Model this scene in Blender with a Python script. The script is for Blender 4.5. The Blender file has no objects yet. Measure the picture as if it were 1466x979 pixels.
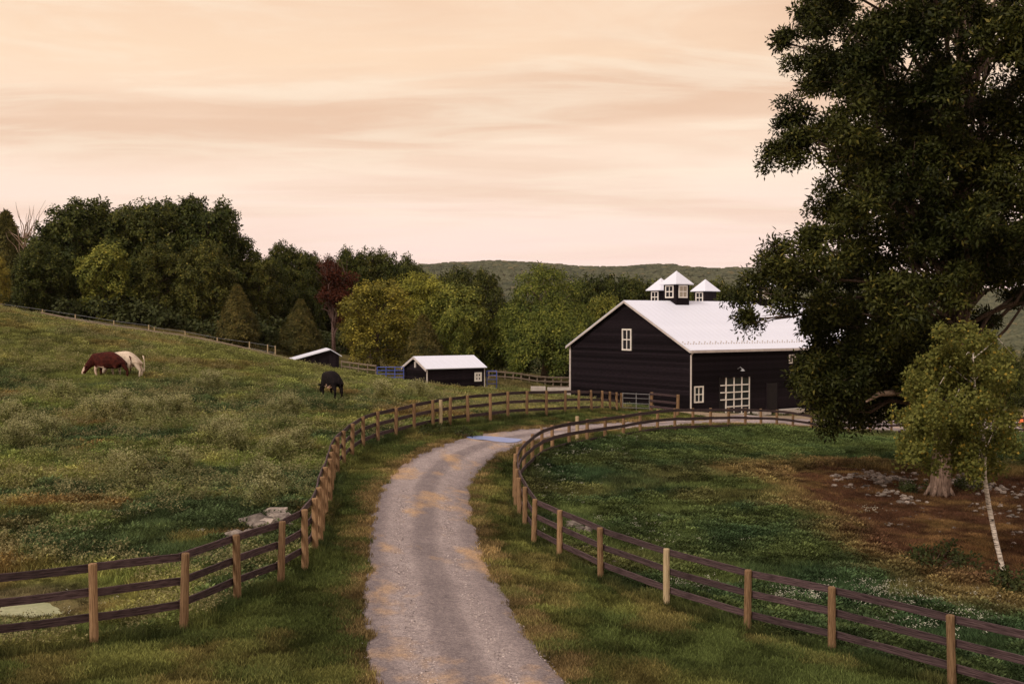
import bpy, math, random
import numpy as np
from mathutils import Vector, Matrix

random.seed(11)
rng = np.random.default_rng(11)
scene = bpy.context.scene
COL = scene.collection
R = math.radians

# ------------------------------------------------------------------ camera
FOC = 1600.0            # focal length in photo pixels (photo is 1466 wide)
CAMZ = 8.0
PITCH = math.atan(34.5 / FOC)
cd = bpy.data.cameras.new("camera")
cam = bpy.data.objects.new("camera", cd)
COL.objects.link(cam)
cam.location = (0, 0, CAMZ)
cam.rotation_euler = (math.pi / 2 - PITCH, 0, 0)
cd.sensor_width = 36.0
cd.lens = 36.0 * FOC / 1466.0
cd.clip_start = 0.1
cd.clip_end = 8000
scene.camera = cam

# ------------------------------------------------------------------ light
SUN_EL, SUN_AZ = 40.0, 222.0      # degrees; azimuth clockwise from +Y: behind the camera, to the left
world = bpy.data.worlds.new("World")
scene.world = world
world.use_nodes = True
wn = world.node_tree
wn.nodes.clear()


def N(nt, t, **kw):
    n = nt.nodes.new(t)
    for k, v in kw.items():
        setattr(n, k, v)
    return n


def ramp(nt, stops, interp='LINEAR'):
    n = nt.nodes.new('ShaderNodeValToRGB')
    n.color_ramp.interpolation = interp
    els = n.color_ramp.elements
    while len(els) < len(stops):
        els.new(0.5)
    for e, (p, c) in zip(els, stops):
        e.position = p
        e.color = (c[0], c[1], c[2], 1)
    return n


def mathn(nt, op, a, b=None, clamp=False):
    n = nt.nodes.new('ShaderNodeMath')
    n.operation = op
    n.use_clamp = clamp
    for i, v in enumerate((a, b)):
        if v is None:
            continue
        if isinstance(v, (int, float)):
            n.inputs[i].default_value = v
        else:
            nt.links.new(v, n.inputs[i])
    return n.outputs[0]


def mixc(nt, fac, a, b, mode='MIX'):
    n = nt.nodes.new('ShaderNodeMix')
    n.data_type = 'RGBA'
    n.blend_type = mode
    for s, v in ((n.inputs[0], fac), (n.inputs[6], a), (n.inputs[7], b)):
        if isinstance(v, (int, float)):
            s.default_value = v
        elif isinstance(v, tuple):
            s.default_value = (v[0], v[1], v[2], 1)
        else:
            nt.links.new(v, s)
    return n.outputs[2]


def build_world():
    nt, L = wn, wn.links
    out = N(nt, 'ShaderNodeOutputWorld')
    bg = N(nt, 'ShaderNodeBackground')
    bg.inputs['Strength'].default_value = 1.0
    sky = N(nt, 'ShaderNodeTexSky', sky_type='NISHITA')
    sky.sun_disc = False
    sky.sun_elevation = R(SUN_EL)
    sky.sun_rotation = R(SUN_AZ)
    tc = N(nt, 'ShaderNodeTexCoord')
    sep = N(nt, 'ShaderNodeSeparateXYZ')
    L.new(tc.outputs['Generated'], sep.inputs[0])
    z = sep.outputs[2]
    base = ramp(nt, [(0.0, (.98, .71, .64)), (.06, (.99, .755, .67)), (.13, (.99, .775, .62)), (.22, (.96, .70, .49)), (.32, (.86, .59, .41)), (.55, (.76, .64, .60)), (1.0, (.74, .74, .88))])
    L.new(z, base.inputs[0])
    # cloud sheet: project the direction on a high plane so that bands flatten towards the horizon
    zz = mathn(nt, 'ADD', mathn(nt, 'MAXIMUM', z, 0.0), 0.07)
    px = mathn(nt, 'DIVIDE', sep.outputs[0], zz)
    py = mathn(nt, 'DIVIDE', sep.outputs[1], zz)
    cx = N(nt, 'ShaderNodeCombineXYZ')
    L.new(px, cx.inputs[0]); L.new(py, cx.inputs[1])
    mp = N(nt, 'ShaderNodeMapping')
    mp.inputs['Scale'].default_value = (.42, 1.0, 1)
    mp.inputs['Rotation'].default_value = (0, 0, R(-20))
    mp.inputs['Location'].default_value = (3.1, 1.7, 0)
    L.new(cx.outputs[0], mp.inputs[0])
    n1 = N(nt, 'ShaderNodeTexNoise'); n1.inputs['Scale'].default_value = .8; n1.inputs['Detail'].default_value = 5; n1.inputs['Roughness'].default_value = .52
    n1.inputs['Distortion'].default_value = .5
    L.new(mp.outputs[0], n1.inputs['Vector'])
    n2 = N(nt, 'ShaderNodeTexNoise'); n2.inputs['Scale'].default_value = 2.2; n2.inputs['Detail'].default_value = 8; n2.inputs['Roughness'].default_value = .62; n2.inputs['Distortion'].default_value = .9
    L.new(mp.outputs[0], n2.inputs['Vector'])
    r1 = ramp(nt, [(.40, (0, 0, 0)), (.66, (1, 1, 1))], 'EASE'); L.new(n1.outputs[0], r1.inputs[0])
    r2 = ramp(nt, [(.42, (0, 0, 0)), (.68, (1, 1, 1))], 'EASE'); L.new(n2.outputs[0], r2.inputs[0])
    # bands show most high up, fade near the horizon
    vis = mathn(nt, 'MULTIPLY', mathn(nt, 'MINIMUM', mathn(nt, 'MULTIPLY', z, 6.0), 1.0, True), .85)
    dark = mixc(nt, mathn(nt, 'MULTIPLY', r1.outputs[0], mathn(nt, 'MULTIPLY', vis, .85)), base.outputs[0], (.76, .49, .33))
    lite = mixc(nt, mathn(nt, 'MULTIPLY', r2.outputs[0], mathn(nt, 'MULTIPLY', vis, .55)), dark, (1.0, .86, .68))
    nis = N(nt, 'ShaderNodeVectorMath', operation='SCALE'); nis.inputs['Scale'].default_value = .10
    L.new(sky.outputs[0], nis.inputs[0])
    fin = mixc(nt, .96, nis.outputs[0], lite)
    L.new(fin, bg.inputs[0])
    L.new(bg.outputs[0], out.inputs[0])


build_world()
sd = bpy.data.lights.new("sun", 'SUN')
sd.energy = 2.1
sd.angle = R(16)
sd.color = (1.0, .88, .78)
sun = bpy.data.objects.new("sun", sd)
COL.objects.link(sun)
_dir = Vector((math.sin(R(SUN_AZ)) * math.cos(R(SUN_EL)), math.cos(R(SUN_AZ)) * math.cos(R(SUN_EL)), math.sin(R(SUN_EL))))
sun.rotation_euler = _dir.to_track_quat('Z', 'Y').to_euler()
scene.view_settings.view_transform = 'Standard'
scene.view_settings.look = 'None'
scene.view_settings.exposure = 0.12
scene.view_settings.gamma = 1.0
scene.cycles.max_bounces = 6
scene.cycles.diffuse_bounces = 3
scene.cycles.transparent_max_bounces = 6

# ------------------------------------------------------------------ helpers
cp, sp_ = math.cos(PITCH), math.sin(PITCH)


def P(px, py, d):
    """world point at forward distance d that the photo shows at (px, py)"""
    u = (px - 733.0) / FOC
    v = (489.5 - py) / FOC
    k = d / (cp + v * sp_)
    return (k * u, d, CAMZ + k * (v * cp - sp_))


def obj(name, data, parent=None, label=None, cat=None, group=None, kind=None, loc=None, rot=None):
    o = bpy.data.objects.new(name, data)
    COL.objects.link(o)
    if parent is not None:
        o.parent = parent
    if loc is not None:
        o.location = loc
    if rot is not None:
        o.rotation_euler = (0, 0, rot) if isinstance(rot, (int, float)) else rot
    if label: o['label'] = label
    if cat: o['category'] = cat
    if group: o['group'] = group
    if kind: o['kind'] = kind
    return o


def thing(name, label, cat, loc=(0, 0, 0), rot=0.0, group=None):
    return obj(name, None, None, label, cat, group, None, loc, rot)


def mesh(name, verts, faces, mat=None, smooth=False):
    m = bpy.data.meshes.new(name)
    verts = np.asarray(verts, dtype=np.float32).reshape(-1, 3)
    if isinstance(faces, np.ndarray) and faces.ndim == 2:
        nf, k = faces.shape
        m.vertices.add(len(verts)); m.vertices.foreach_set('co', verts.ravel())
        m.loops.add(nf * k); m.loops.foreach_set('vertex_index', faces.astype(np.int32).ravel())
        m.polygons.add(nf); m.polygons.foreach_set('loop_start', np.arange(0, nf * k, k, dtype=np.int32))
        m.update(calc_edges=True)
    else:
        m.from_pydata([tuple(map(float, v)) for v in verts], [], [tuple(int(i) for i in f) for f in faces])
    if mat is not None:
        for mm in (mat if isinstance(mat, (list, tuple)) else [mat]):
            m.materials.append(mm)
    if smooth:
        m.polygons.foreach_set('use_smooth', np.ones(len(m.polygons), dtype=bool))
    m.update()
    return m


class MB:
    """collects shapes for one mesh"""
    def __init__(s):
        s.v, s.f, s.m = [], [], []

    def add(s, v, f, mi=0):
        o = len(s.v)
        s.v += [tuple(p) for p in v]
        s.f += [tuple(i + o for i in q) for q in f]
        s.m += [mi] * len(f)

    def box(s, x0, x1, y0, y1, z0, z1, mi=0):
        s.add([(x0, y0, z0), (x1, y0, z0), (x1, y1, z0), (x0, y1, z0), (x0, y0, z1), (x1, y0, z1), (x1, y1, z1), (x0, y1, z1)],
              [(0, 3, 2, 1), (4, 5, 6, 7), (0, 1, 5, 4), (1, 2, 6, 5), (2, 3, 7, 6), (3, 0, 4, 7)], mi)

    def tube(s, pts, rad, n=8, mi=0, cap=True):
        v, f = tube(pts, rad, n, cap)
        s.add(v, f, mi)

    def build(s, name, mats, parent=None, smooth=False, **kw):
        me = mesh(name, s.v, s.f, mats, smooth)
        if isinstance(mats, (list, tuple)) and len(mats) > 1:
            me.polygons.foreach_set('material_index', np.array(s.m, dtype=np.int32))
        return obj(name, me, parent, **kw)


def tube(pts, rad, n=8, cap=True):
    pts = [Vector(p) for p in pts]
    if isinstance(rad, (int, float)): rad = [rad] * len(pts)
    v, f = [], []
    up = Vector((0.13, 0.29, 1)).normalized()
    for i, p in enumerate(pts):
        t = (pts[min(i + 1, len(pts) - 1)] - pts[max(i - 1, 0)]).normalized()
        a = t.cross(up)
        if a.length < .05: a = t.cross(Vector((1, 0, 0)))
        a.normalize(); b = t.cross(a)
        for k in range(n):
            w = 2 * math.pi * k / n
            v.append(tuple(p + (a * math.cos(w) + b * math.sin(w)) * rad[i]))
    for i in range(len(pts) - 1):
        for k in range(n):
            k2 = (k + 1) % n
            f.append((i * n + k, i * n + k2, (i + 1) * n + k2, (i + 1) * n + k))
    if cap:
        f.append(tuple(range(n - 1, -1, -1))); f.append(tuple(range((len(pts) - 1) * n, len(pts) * n)))
    return v, f


def rand_dirs(n, r=rng):
    v = r.normal(size=(n, 3))
    return v / np.linalg.norm(v, axis=1, keepdims=True)


def frames(nrm, r=rng):
    """random frames whose third axis is nrm"""
    t = rand_dirs(len(nrm), r)
    a = np.cross(nrm, t); a /= np.linalg.norm(a, axis=1, keepdims=True) + 1e-9
    b = np.cross(nrm, a)
    return np.stack([a, b, nrm], axis=1)       # rows = axes


def stamp(tv, tf, pos, fr, sc):
    """copies of a template (tv, tf) at pos with frames fr and scale sc, in one mesh"""
    tv = np.asarray(tv, float); tf = np.asarray(tf, int)
    n = len(pos)
    sc = np.asarray(sc, float).reshape(n, 1, 1)
    V = np.einsum('kj,njc->nkc', tv, fr) * sc + np.asarray(pos)[:, None, :]
    Fc = tf[None, :, :] + (np.arange(n) * len(tv))[:, None, None]
    return V.reshape(-1, 3), Fc.reshape(-1, tf.shape[1])


# value noise -------------------------------------------------------------
def _h(ix, iy, s):
    h = (ix.astype(np.int64) * 374761393 + iy.astype(np.int64) * 668265263 + s * 2147483647) & 0xffffffff
    h = ((h ^ (h >> 13)) * 1274126177) & 0xffffffff
    return ((h ^ (h >> 16)) & 0xffffff) / float(0xffffff)


def vn(x, y, s=0):
    ix, iy = np.floor(x), np.floor(y)
    fx, fy = x - ix, y - iy
    fx, fy = fx * fx * (3 - 2 * fx), fy * fy * (3 - 2 * fy)
    return (_h(ix, iy, s) * (1 - fx) + _h(ix + 1, iy, s) * fx) * (1 - fy) + (_h(ix, iy + 1, s) * (1 - fx) + _h(ix + 1, iy + 1, s) * fx) * fy


def fbm(x, y, s=0, o=4):
    t, a, w = 0, 1.0, 0
    for k in range(o):
        t = t + a * vn(x * 2 ** k + 17.3 * k, y * 2 ** k - 9.1 * k, s + k); w += a; a *= .55
    return t / w


def sstep(a, b, x):
    t = np.clip((x - a) / (b - a), 0, 1)
    return t * t * (3 - 2 * t)


def sdpoly(x, y, poly):
    """signed distance to polygon, negative inside"""
    x = np.asarray(x, float); y = np.asarray(y, float)
    poly = np.asarray(poly, float)
    d2 = np.full(x.shape, 1e18); ins = np.zeros(x.shape, bool)
    for i in range(len(poly)):
        ax, ay = poly[i]; bx, by = poly[(i + 1) % len(poly)]
        ex, ey = bx - ax, by - ay
        wx, wy = x - ax, y - ay
        t = np.clip((wx * ex + wy * ey) / (ex * ex + ey * ey + 1e-12), 0, 1)
        d2 = np.minimum(d2, (wx - ex * t) ** 2 + (wy - ey * t) ** 2)
        c = ((ay > y) != (by > y)) & (x < ex * (y - ay) / (ey if abs(ey) > 1e-12 else 1e-12) + ax)
        ins ^= c
    d = np.sqrt(d2)
    return np.where(ins, -d, d)


# ------------------------------------------------------------------ terrain
# fence lines: (photo x, photo y of the foot, distance, photo y of the top)
LF = [(-160, 958, 18.3, 835), (-20, 945, 19.4, 822), (135, 928, 20.5, 805), (263, 906, 21.8, 787), (340, 864, 23.8, 769), (402, 838, 25.3, 746), (437, 817, 26.7, 728),
      (451, 797, 28.2, 714), (458.5, 780, 29.8, 697), (461, 764, 31.4, 682), (466, 745, 33.2, 667), (472, 725, 35.2, 657), (474.5, 710, 37.2, 648),
      (477, 696, 39.2, 636), (483, 682, 41.2, 626), (492.5, 670, 43.2, 615.6), (504, 656, 45.2, 607.5), (520, 643.5, 47, 597), (541, 636, 48.6, 588.6),
      (567, 628, 50.2, 583), (593, 619, 51.8, 578), (620, 612.5, 53, 573.4), (644, 610, 54, 568), (670, 607.5, 55.2, 565.7), (702, 604, 56.6, 563),
      (727, 601, 58, 561), (754, 599, 59.6, 559), (782, 596.5, 61.5, 559), (809, 593.5, 63.5, 559), (828.5, 592, 65.4, 558.6), (847, 591, 67.2, 558.6),
      (862, 590.5, 69, 559), (873.5, 590, 70.8, 560.5), (883, 589.5, 72.4, 561.5), (889, 589, 74, 562.7)]
RF = [(1785, 1105, 16.2, 980), (1560, 1040, 18.3, 925), (1363, 985, 21, 877), (1191, 935, 23.3, 841), (1070, 906, 25, 813.5), (954, 868.5, 27.2, 786), (860, 830, 29.7, 754.5),
      (801, 799, 32, 730), (764, 778, 34, 715), (751.5, 757, 36, 697), (744, 743, 37.8, 684), (738.5, 730, 39.5, 670), (736.8, 717, 41.2, 659),
      (737.5, 704, 43, 648.5), (742, 690, 44.8, 639), (750, 677, 46.5, 631), (762, 663, 48, 622), (775, 653, 49.3, 613), (791, 646, 50.6, 608.5),
      (815, 638.5, 52, 603.5), (840, 634, 53.3, 600.5), (866, 630, 54.6, 597), (892, 626, 56, 593.5), (916.6, 622, 57.5, 589), (941, 619, 59, 586),
      (966, 617.5, 60.5, 584.5), (992, 617, 61.8, 584), (1017, 615.5, 63, 584), (1043, 614, 64.2, 584), (1067, 613, 65.4, 584.5), (1089.5, 613, 66.8, 585),
      (1112, 614, 68.3, 586.5), (1135, 616.5, 70, 589), (1161, 620, 71.8, 594), (1186, 622, 73.8, 597), (1215, 622, 75.8, 598), (1245, 621.5, 77.8, 598),
      (1276, 621, 79.6, 597.5), (1310, 620, 81.4, 597), (1346, 619.5, 83, 596.5), (1384, 619, 84.6, 596), (1424, 619, 86.2, 596), (1466, 619, 87.6, 596), (1510, 619, 89, 596)]
CTRL = [P(a, b, c) for a, b, c, _ in LF] + [P(a, b, c) for a, b, c, _ in RF[:38:1]] + [P(*RF[-1][:3])]
CTRL += [P(*q) for q in [
    (0, 451, 88), (100, 466, 88), (200, 481, 88), (300, 497, 87), (400, 518, 85), (480, 533, 82), (560, 548, 80), (620, 560, 78), (690, 570, 75),
    (155, 541, 66), (475, 570, 61), (100, 700, 36), (350, 700, 38), (250, 620, 48), (60, 620, 48), (-60, 560, 58), (380, 600, 54), (560, 590, 58),
    (20, 869, 24.6), (-60, 868, 24.6), (250, 780, 29), (60, 800, 28), (380, 760, 31),
    (733, 979, 19.2), (620, 850, 25.5), (620, 760, 33), (600, 700, 39), (620, 660, 45.5),
    (900, 700, 44.5), (950, 645, 53), (1000, 750, 37.5), (1100, 700, 43.5), (1200, 645, 55), (1350, 640, 60), (1100, 640, 57), (1240, 672, 49),
    (1345, 708, 44), (1440, 716, 43), (1230, 690, 46), (1250, 800, 32.5), (1438, 830, 30.5), (1320, 850, 29), (1250, 740, 39), (1350, 760, 36.5), (1560, 760, 38), (1600, 660, 55),
    (1000, 601, 72), (1100, 599, 76), (1000, 592, 86), (1070, 594, 90), (1200, 596, 93), (1290, 596, 92), (1466, 597, 96), (817, 577, 100), (900, 590, 88), (860, 583, 92), (1400, 590, 120), (1100, 585, 115),
    (690, 570, 92), (610, 560, 90), (760, 563, 86), (760, 552, 102), (750, 531, 138), (640, 545, 110), (545, 531, 108), (450, 507, 116), (470, 535, 96), (400, 515, 108),
    (311, 484, 112), (213, 470, 112), (60, 456, 112), (-80, 430, 88), (-80, 440, 112), (160, 475, 97), (300, 495, 97), (850, 545, 140), (1300, 580, 150), (1450, 570, 160),
]]
CTRL += [(0, 0, 1.9), (-25, 5, 2.3), (30, 5, 1.3), (-50, 30, 4.0), (-60, 60, 6.2), (-85, 90, 10.5), (-90, 125, 11), (-60, 150, 8.5), (60, 40, .8), (75, 80, -.2), (80, 130, -1.5), (0, 165, .6), (50, 165, -1.2), (-30, 165, 3.5),
         (0, 200, -.5), (90, 200, -3), (-90, 200, 8)]
CT = np.array(CTRL)


def tps_fit(c, lam):
    n = len(c)
    d = np.linalg.norm(c[:, None, :2] - c[None, :, :2], axis=2) / 50
    K = np.where(d > 1e-9, d * d * np.log(d + 1e-12), 0) + lam * np.eye(n)
    Pm = np.c_[np.ones(n), c[:, :2] / 50]
    A = np.block([[K, Pm], [Pm.T, np.zeros((3, 3))]])
    return np.linalg.solve(A, np.r_[c[:, 2], 0, 0, 0])


TW = tps_fit(CT, 2e-4)


def H(x, y):
    x = np.atleast_1d(np.asarray(x, float)); y = np.atleast_1d(np.asarray(y, float))
    out = np.empty(x.size); xf, yf = x.ravel(), y.ravel()
    for a in range(0, x.size, 20000):
        X, Y = xf[a:a + 20000], yf[a:a + 20000]
        Xc = np.clip(X, -95, 95); Yc = np.clip(Y, -5, 205)
        d = np.hypot(Xc[:, None] - CT[None, :, 0], Yc[:, None] - CT[None, :, 1]) / 50
        K = np.where(d > 1e-9, d * d * np.log(d + 1e-12), 0)
        z = K @ TW[:-3] + TW[-3] + (TW[-2] * Xc + TW[-1] * Yc) / 50
        far = sstep(170, 420, np.hypot(X * .8, Y))
        z = z * (1 - far) + far * (-6 - 10 * sstep(300, 900, np.hypot(X, Y)))
        out[a:a + 20000] = z
    return out.reshape(x.shape)


def Hs(x, y):
    return float(H(x, y)[0])


def G(px, py, lo=12.0, hi=160.0):
    """first ground point the photo ray (px, py) meets"""
    ds = np.linspace(lo, hi, 900)
    pts = np.array([P(px, py, d) for d in ds])
    below = pts[:, 2] <= H(pts[:, 0], pts[:, 1])
    i = int(np.argmax(below)) if below.any() else len(ds) - 1
    return pts[i]


LFW = [P(a, b, c) for a, b, c, _ in LF]
RFW = [P(a, b, c) for a, b, c, _ in RF]

# road edges
RL = [(535, 1090), (526, 1030), (520, 979), (511, 930), (508, 870), (513, 815), (521, 760), (527, 718), (535, 695), (550, 676), (576, 656), (603, 641), (640, 631), (680, 622), (720, 616)]
RR = [(900, 1090), (852, 1020), (818, 979), (785, 930), (738, 870), (705, 820), (681, 765), (675, 718), (677, 698), (682, 685), (691, 672), (703, 660), (718, 650), (735, 643), (756, 635)]
RL += [(760, 612.5), (800, 609.5), (850, 607), (900, 605), (950, 602), (1000, 599.5), (1060, 597.5), (1120, 597), (1180, 598), (1240, 598.5), (1300, 599), (1380, 600), (1466, 600), (1540, 600)]
RR += [(776, 630), (803, 625.5), (850, 620.5), (900, 617), (950, 612), (1000, 608.5), (1060, 607), (1120, 608.5), (1180, 612.5), (1240, 615.5), (1300, 616), (1380, 615.5), (1466, 615), (1540, 615)]
RLW = np.array([G(*q)[:2] for q in RL]); RRW = np.array([G(*q)[:2] for q in RR])


def smooth_line(a, it=2):
    a = a.copy()
    for _ in range(it):
        a[1:-1] = (a[:-2] + 2 * a[1:-1] + a[2:]) / 4
    return a


RLW, RRW = smooth_line(RLW), smooth_line(RRW)
ROADPOLY = np.vstack([RLW, RRW[::-1]])
_lf = [(p[0], p[1]) for p in LFW]
PASTURE = np.array(_lf + [(16, 90), (4, 100), (-8, 99), (-14, 93), (-30, 100), (-90, 100), (-95, 15), (-30, 15)])
_rf = [(p[0], p[1]) for p in RFW]
PADDOCK = np.array(_rf + [(90, 90), (90, 14)])
BANK = np.array([G(*q)[:2] for q in [(1040, 668), (1150, 660), (1300, 672), (1466, 668), (1600, 690), (1600, 830), (1466, 880), (1370, 840), (1300, 815), (1230, 790), (1180, 745), (1110, 715), (1060, 690)]])
BANKRED = np.array([G(*q)[:2] for q in [(1130, 680), (1200, 668), (1320, 680), (1466, 684), (1600, 700), (1600, 800), (1466, 835), (1360, 815), (1290, 790), (1235, 742), (1150, 708)]])
YARD = np.array([(13, 74), (22, 79), (34, 84), (46, 88), (60, 90), (60, 104), (44, 104), (30, 97.6), (14.4, 87.6), (9, 84), (10, 78)])
POND = np.array([G(*q)[:2] for q in [(-160, 868), (-60, 882), (30, 884), (80, 880), (112, 868), (80, 855), (20, 853), (-60, 856)]])
PUDDLE = np.array([G(*q)[:2] for q in [(664, 626.5), (690, 624.5), (712, 626), (728, 627.5), (745, 628.5), (748, 631.5), (735, 634.5), (712, 633.5), (694, 630.5), (676, 629)]])
ROADSD_FN = lambda x, y: sdpoly(x, y, ROADPOLY)


def lerp3(a, b, t):
    return a + (b - a) * t[:, None]


def C3(*c):
    return np.array(c, float)


def ground_colour(x, y):
    """true surface colour of the ground cover by place (patches of plants, dry grass, bare soil)"""
    n = len(x)
    big = fbm(x * .07, y * .10, 1); mid = fbm(x * .35, y * .45, 5); fine = fbm(x * 1.6, y * 1.6, 9, 3); big2 = fbm(x * .12 + 40, y * .16, 21)
    # pasture
    A, B, Y, D = C3(.145, .170, .046), C3(.062, .090, .036), C3(.29, .265, .085), C3(.21, .125, .046)
    c = lerp3(np.tile(B, (n, 1)), A, sstep(.42, .56, big * .45 + mid * .55))
    c = lerp3(c, Y, sstep(.52, .72, mid * .6 + big2 * .4) * .8)
    c = lerp3(c, D, sstep(.60, .74, fbm(x * .22 + 9, y * .3, 33)) * .75)
    up = sstep(60, 84, y) * sstep(-4, -12, x * 0 + -12)
    c = lerp3(c, C3(.20, .195, .062), sstep(52, 80, y) * .5 * (x < 8))
    sdp = sdpoly(x, y, PASTURE)
    # far fields
    farc = lerp3(np.tile(C3(.15, .125, .05), (n, 1)), C3(.10, .105, .04), sstep(.4, .6, big))
    inP = sstep(.6, -.6, sdp)
    # verge (mown grass by the road)
    v = lerp3(np.tile(C3(.070, .090, .026), (n, 1)), C3(.135, .142, .040), sstep(.4, .65, mid))
    rsd = sdpoly(x, y, ROADPOLY)
    v = lerp3(v, C3(.165, .130, .046), sstep(.50, .70, fbm(x * .9 + 3, y * .45, 44)) * .75)
    v = lerp3(v, C3(.25, .175, .078), sstep(.38, -.05, rsd + (fine - .5) * 1.6) * .85)
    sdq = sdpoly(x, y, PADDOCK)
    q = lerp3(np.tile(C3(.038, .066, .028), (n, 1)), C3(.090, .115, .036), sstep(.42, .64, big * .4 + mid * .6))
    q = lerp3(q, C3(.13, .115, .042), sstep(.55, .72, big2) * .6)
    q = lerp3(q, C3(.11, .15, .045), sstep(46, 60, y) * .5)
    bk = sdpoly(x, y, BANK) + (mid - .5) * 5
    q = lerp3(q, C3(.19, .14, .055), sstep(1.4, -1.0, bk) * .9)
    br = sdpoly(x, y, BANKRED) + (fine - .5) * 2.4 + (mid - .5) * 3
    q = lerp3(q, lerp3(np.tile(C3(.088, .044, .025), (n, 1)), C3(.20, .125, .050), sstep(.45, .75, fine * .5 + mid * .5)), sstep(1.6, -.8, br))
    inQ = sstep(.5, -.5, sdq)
    outside = np.where((y > 84) | (x < -26), 1.0, sstep(76, 90, y))
    c0 = lerp3(v, farc, np.asarray(outside))
    c0 = lerp3(c0, C3(.30, .235, .17), sstep(.6, -.6, sdpoly(x, y, YARD) + (fine - .5) * 1.0))
    c = lerp3(c0, c, inP)
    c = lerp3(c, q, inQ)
    # bare rim round the pond
    c = lerp3(c, C3(.13, .10, .055), sstep(1.2, .1, sdpoly(x, y, POND)) * .8)
    return c * (0.82 + .36 * fine)[:, None]


def graded(a, b, step, far, grow=1.12):
    """coordinates with even steps on [a, b] that grow out to +-far"""
    c = list(np.arange(a, b, step))
    s = step
    lo, hi = [a], [c[-1]]
    while hi[-1] < far: s *= grow; hi.append(hi[-1] + s)
    s = step
    while lo[-1] > -far: s *= grow; lo.append(lo[-1] - s)
    return np.array(lo[:0:-1] + c + hi[1:])


# ------------------------------------------------------------------ materials
def mat(name):
    m = bpy.data.materials.new(name)
    m.use_nodes = True
    nt = m.node_tree
    b = nt.nodes['Principled BSDF']
    return m, nt, b


def noise(nt, scale, detail=4, rough=.55, coord='Object', vec=None, mapscale=None):
    tc = N(nt, 'ShaderNodeTexCoord')
    v = tc.outputs[coord]
    if mapscale:
        mp = N(nt, 'ShaderNodeMapping'); mp.inputs['Scale'].default_value = mapscale
        nt.links.new(v, mp.inputs[0]); v = mp.outputs[0]
    n = N(nt, 'ShaderNodeTexNoise')
    n.inputs['Scale'].default_value = scale; n.inputs['Detail'].default_value = detail; n.inputs['Roughness'].default_value = rough
    nt.links.new(v, n.inputs['Vector'])
    return n.outputs[0]


def bump(nt, b, h, strength=.4, dist=.02):
    n = N(nt, 'ShaderNodeBump'); n.inputs['Strength'].default_value = strength; n.inputs['Distance'].default_value = dist
    nt.links.new(h, n.inputs['Height']); nt.links.new(n.outputs[0], b.inputs['Normal'])


def plain(name, c1, c2=None, scale=6, rough=.7, bumps=.2, spec=.3, mapscale=None, lo=.35, hi=.65, randomise=0.0, dist=.02, metallic=0):
    m, nt, b = mat(name)
    n = noise(nt, scale, 5, .6, mapscale=mapscale)
    r = ramp(nt, [(lo, c1), (hi, c2 or c1)])
    nt.links.new(n, r.inputs[0])
    col = r.outputs[0]
    if randomise:
        oi = N(nt, 'ShaderNodeObjectInfo')
        hv = N(nt, 'ShaderNodeHueSaturation')
        nt.links.new(mathn(nt, 'ADD', mathn(nt, 'MULTIPLY', oi.outputs['Random'], 2 * randomise), 1 - randomise), hv.inputs['Value'])
        nt.links.new(col, hv.inputs['Color']); col = hv.outputs[0]
    nt.links.new(col, b.inputs['Base Color'])
    b.inputs['Roughness'].default_value = rough
    b.inputs['Specular IOR Level'].default_value = spec
    b.inputs['Metallic'].default_value = metallic
    if bumps: bump(nt, b, n, bumps, dist)
    return m


def leaf_mat(name, c1, c2, c3=None, rough=.55, transl=.25, objrand=.18, big=0):
    """leaves: each leaf its own tint, a little light through the blade"""
    m, nt, b = mat(name)
    g = N(nt, 'ShaderNodeNewGeometry')
    stops = [(0, c1), (.6, c2)] + ([(.93, c2), (1, c3)] if c3 else [])
    r = ramp(nt, stops)
    nt.links.new(g.outputs['Random Per Island'], r.inputs[0])
    col = r.outputs[0]
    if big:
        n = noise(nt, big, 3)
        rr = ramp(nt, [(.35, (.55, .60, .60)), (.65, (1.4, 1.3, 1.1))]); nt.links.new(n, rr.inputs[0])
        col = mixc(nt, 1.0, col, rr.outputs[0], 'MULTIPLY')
    oi = N(nt, 'ShaderNodeObjectInfo')
    hv = N(nt, 'ShaderNodeHueSaturation')
    nt.links.new(mathn(nt, 'ADD', mathn(nt, 'MULTIPLY', oi.outputs['Random'], 2 * objrand), 1 - objrand), hv.inputs['Value'])
    nt.links.new(mathn(nt, 'ADD', mathn(nt, 'MULTIPLY', oi.outputs['Random'], -.03), .515), hv.inputs['Hue'])
    nt.links.new(col, hv.inputs['Color']); col = hv.outputs[0]
    nt.links.new(col, b.inputs['Base Color'])
    b.inputs['Roughness'].default_value = rough
    b.inputs['Specular IOR Level'].default_value = .08
    tr = N(nt, 'ShaderNodeBsdfTranslucent'); nt.links.new(col, tr.inputs['Color'])
    mx = N(nt, 'ShaderNodeMixShader'); mx.inputs[0].default_value = transl
    nt.links.new(b.outputs[0], mx.inputs[1]); nt.links.new(tr.outputs[0], mx.inputs[2])
    nt.links.new(mx.outputs[0], nt.nodes['Material Output'].inputs['Surface'])
    return m


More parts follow.
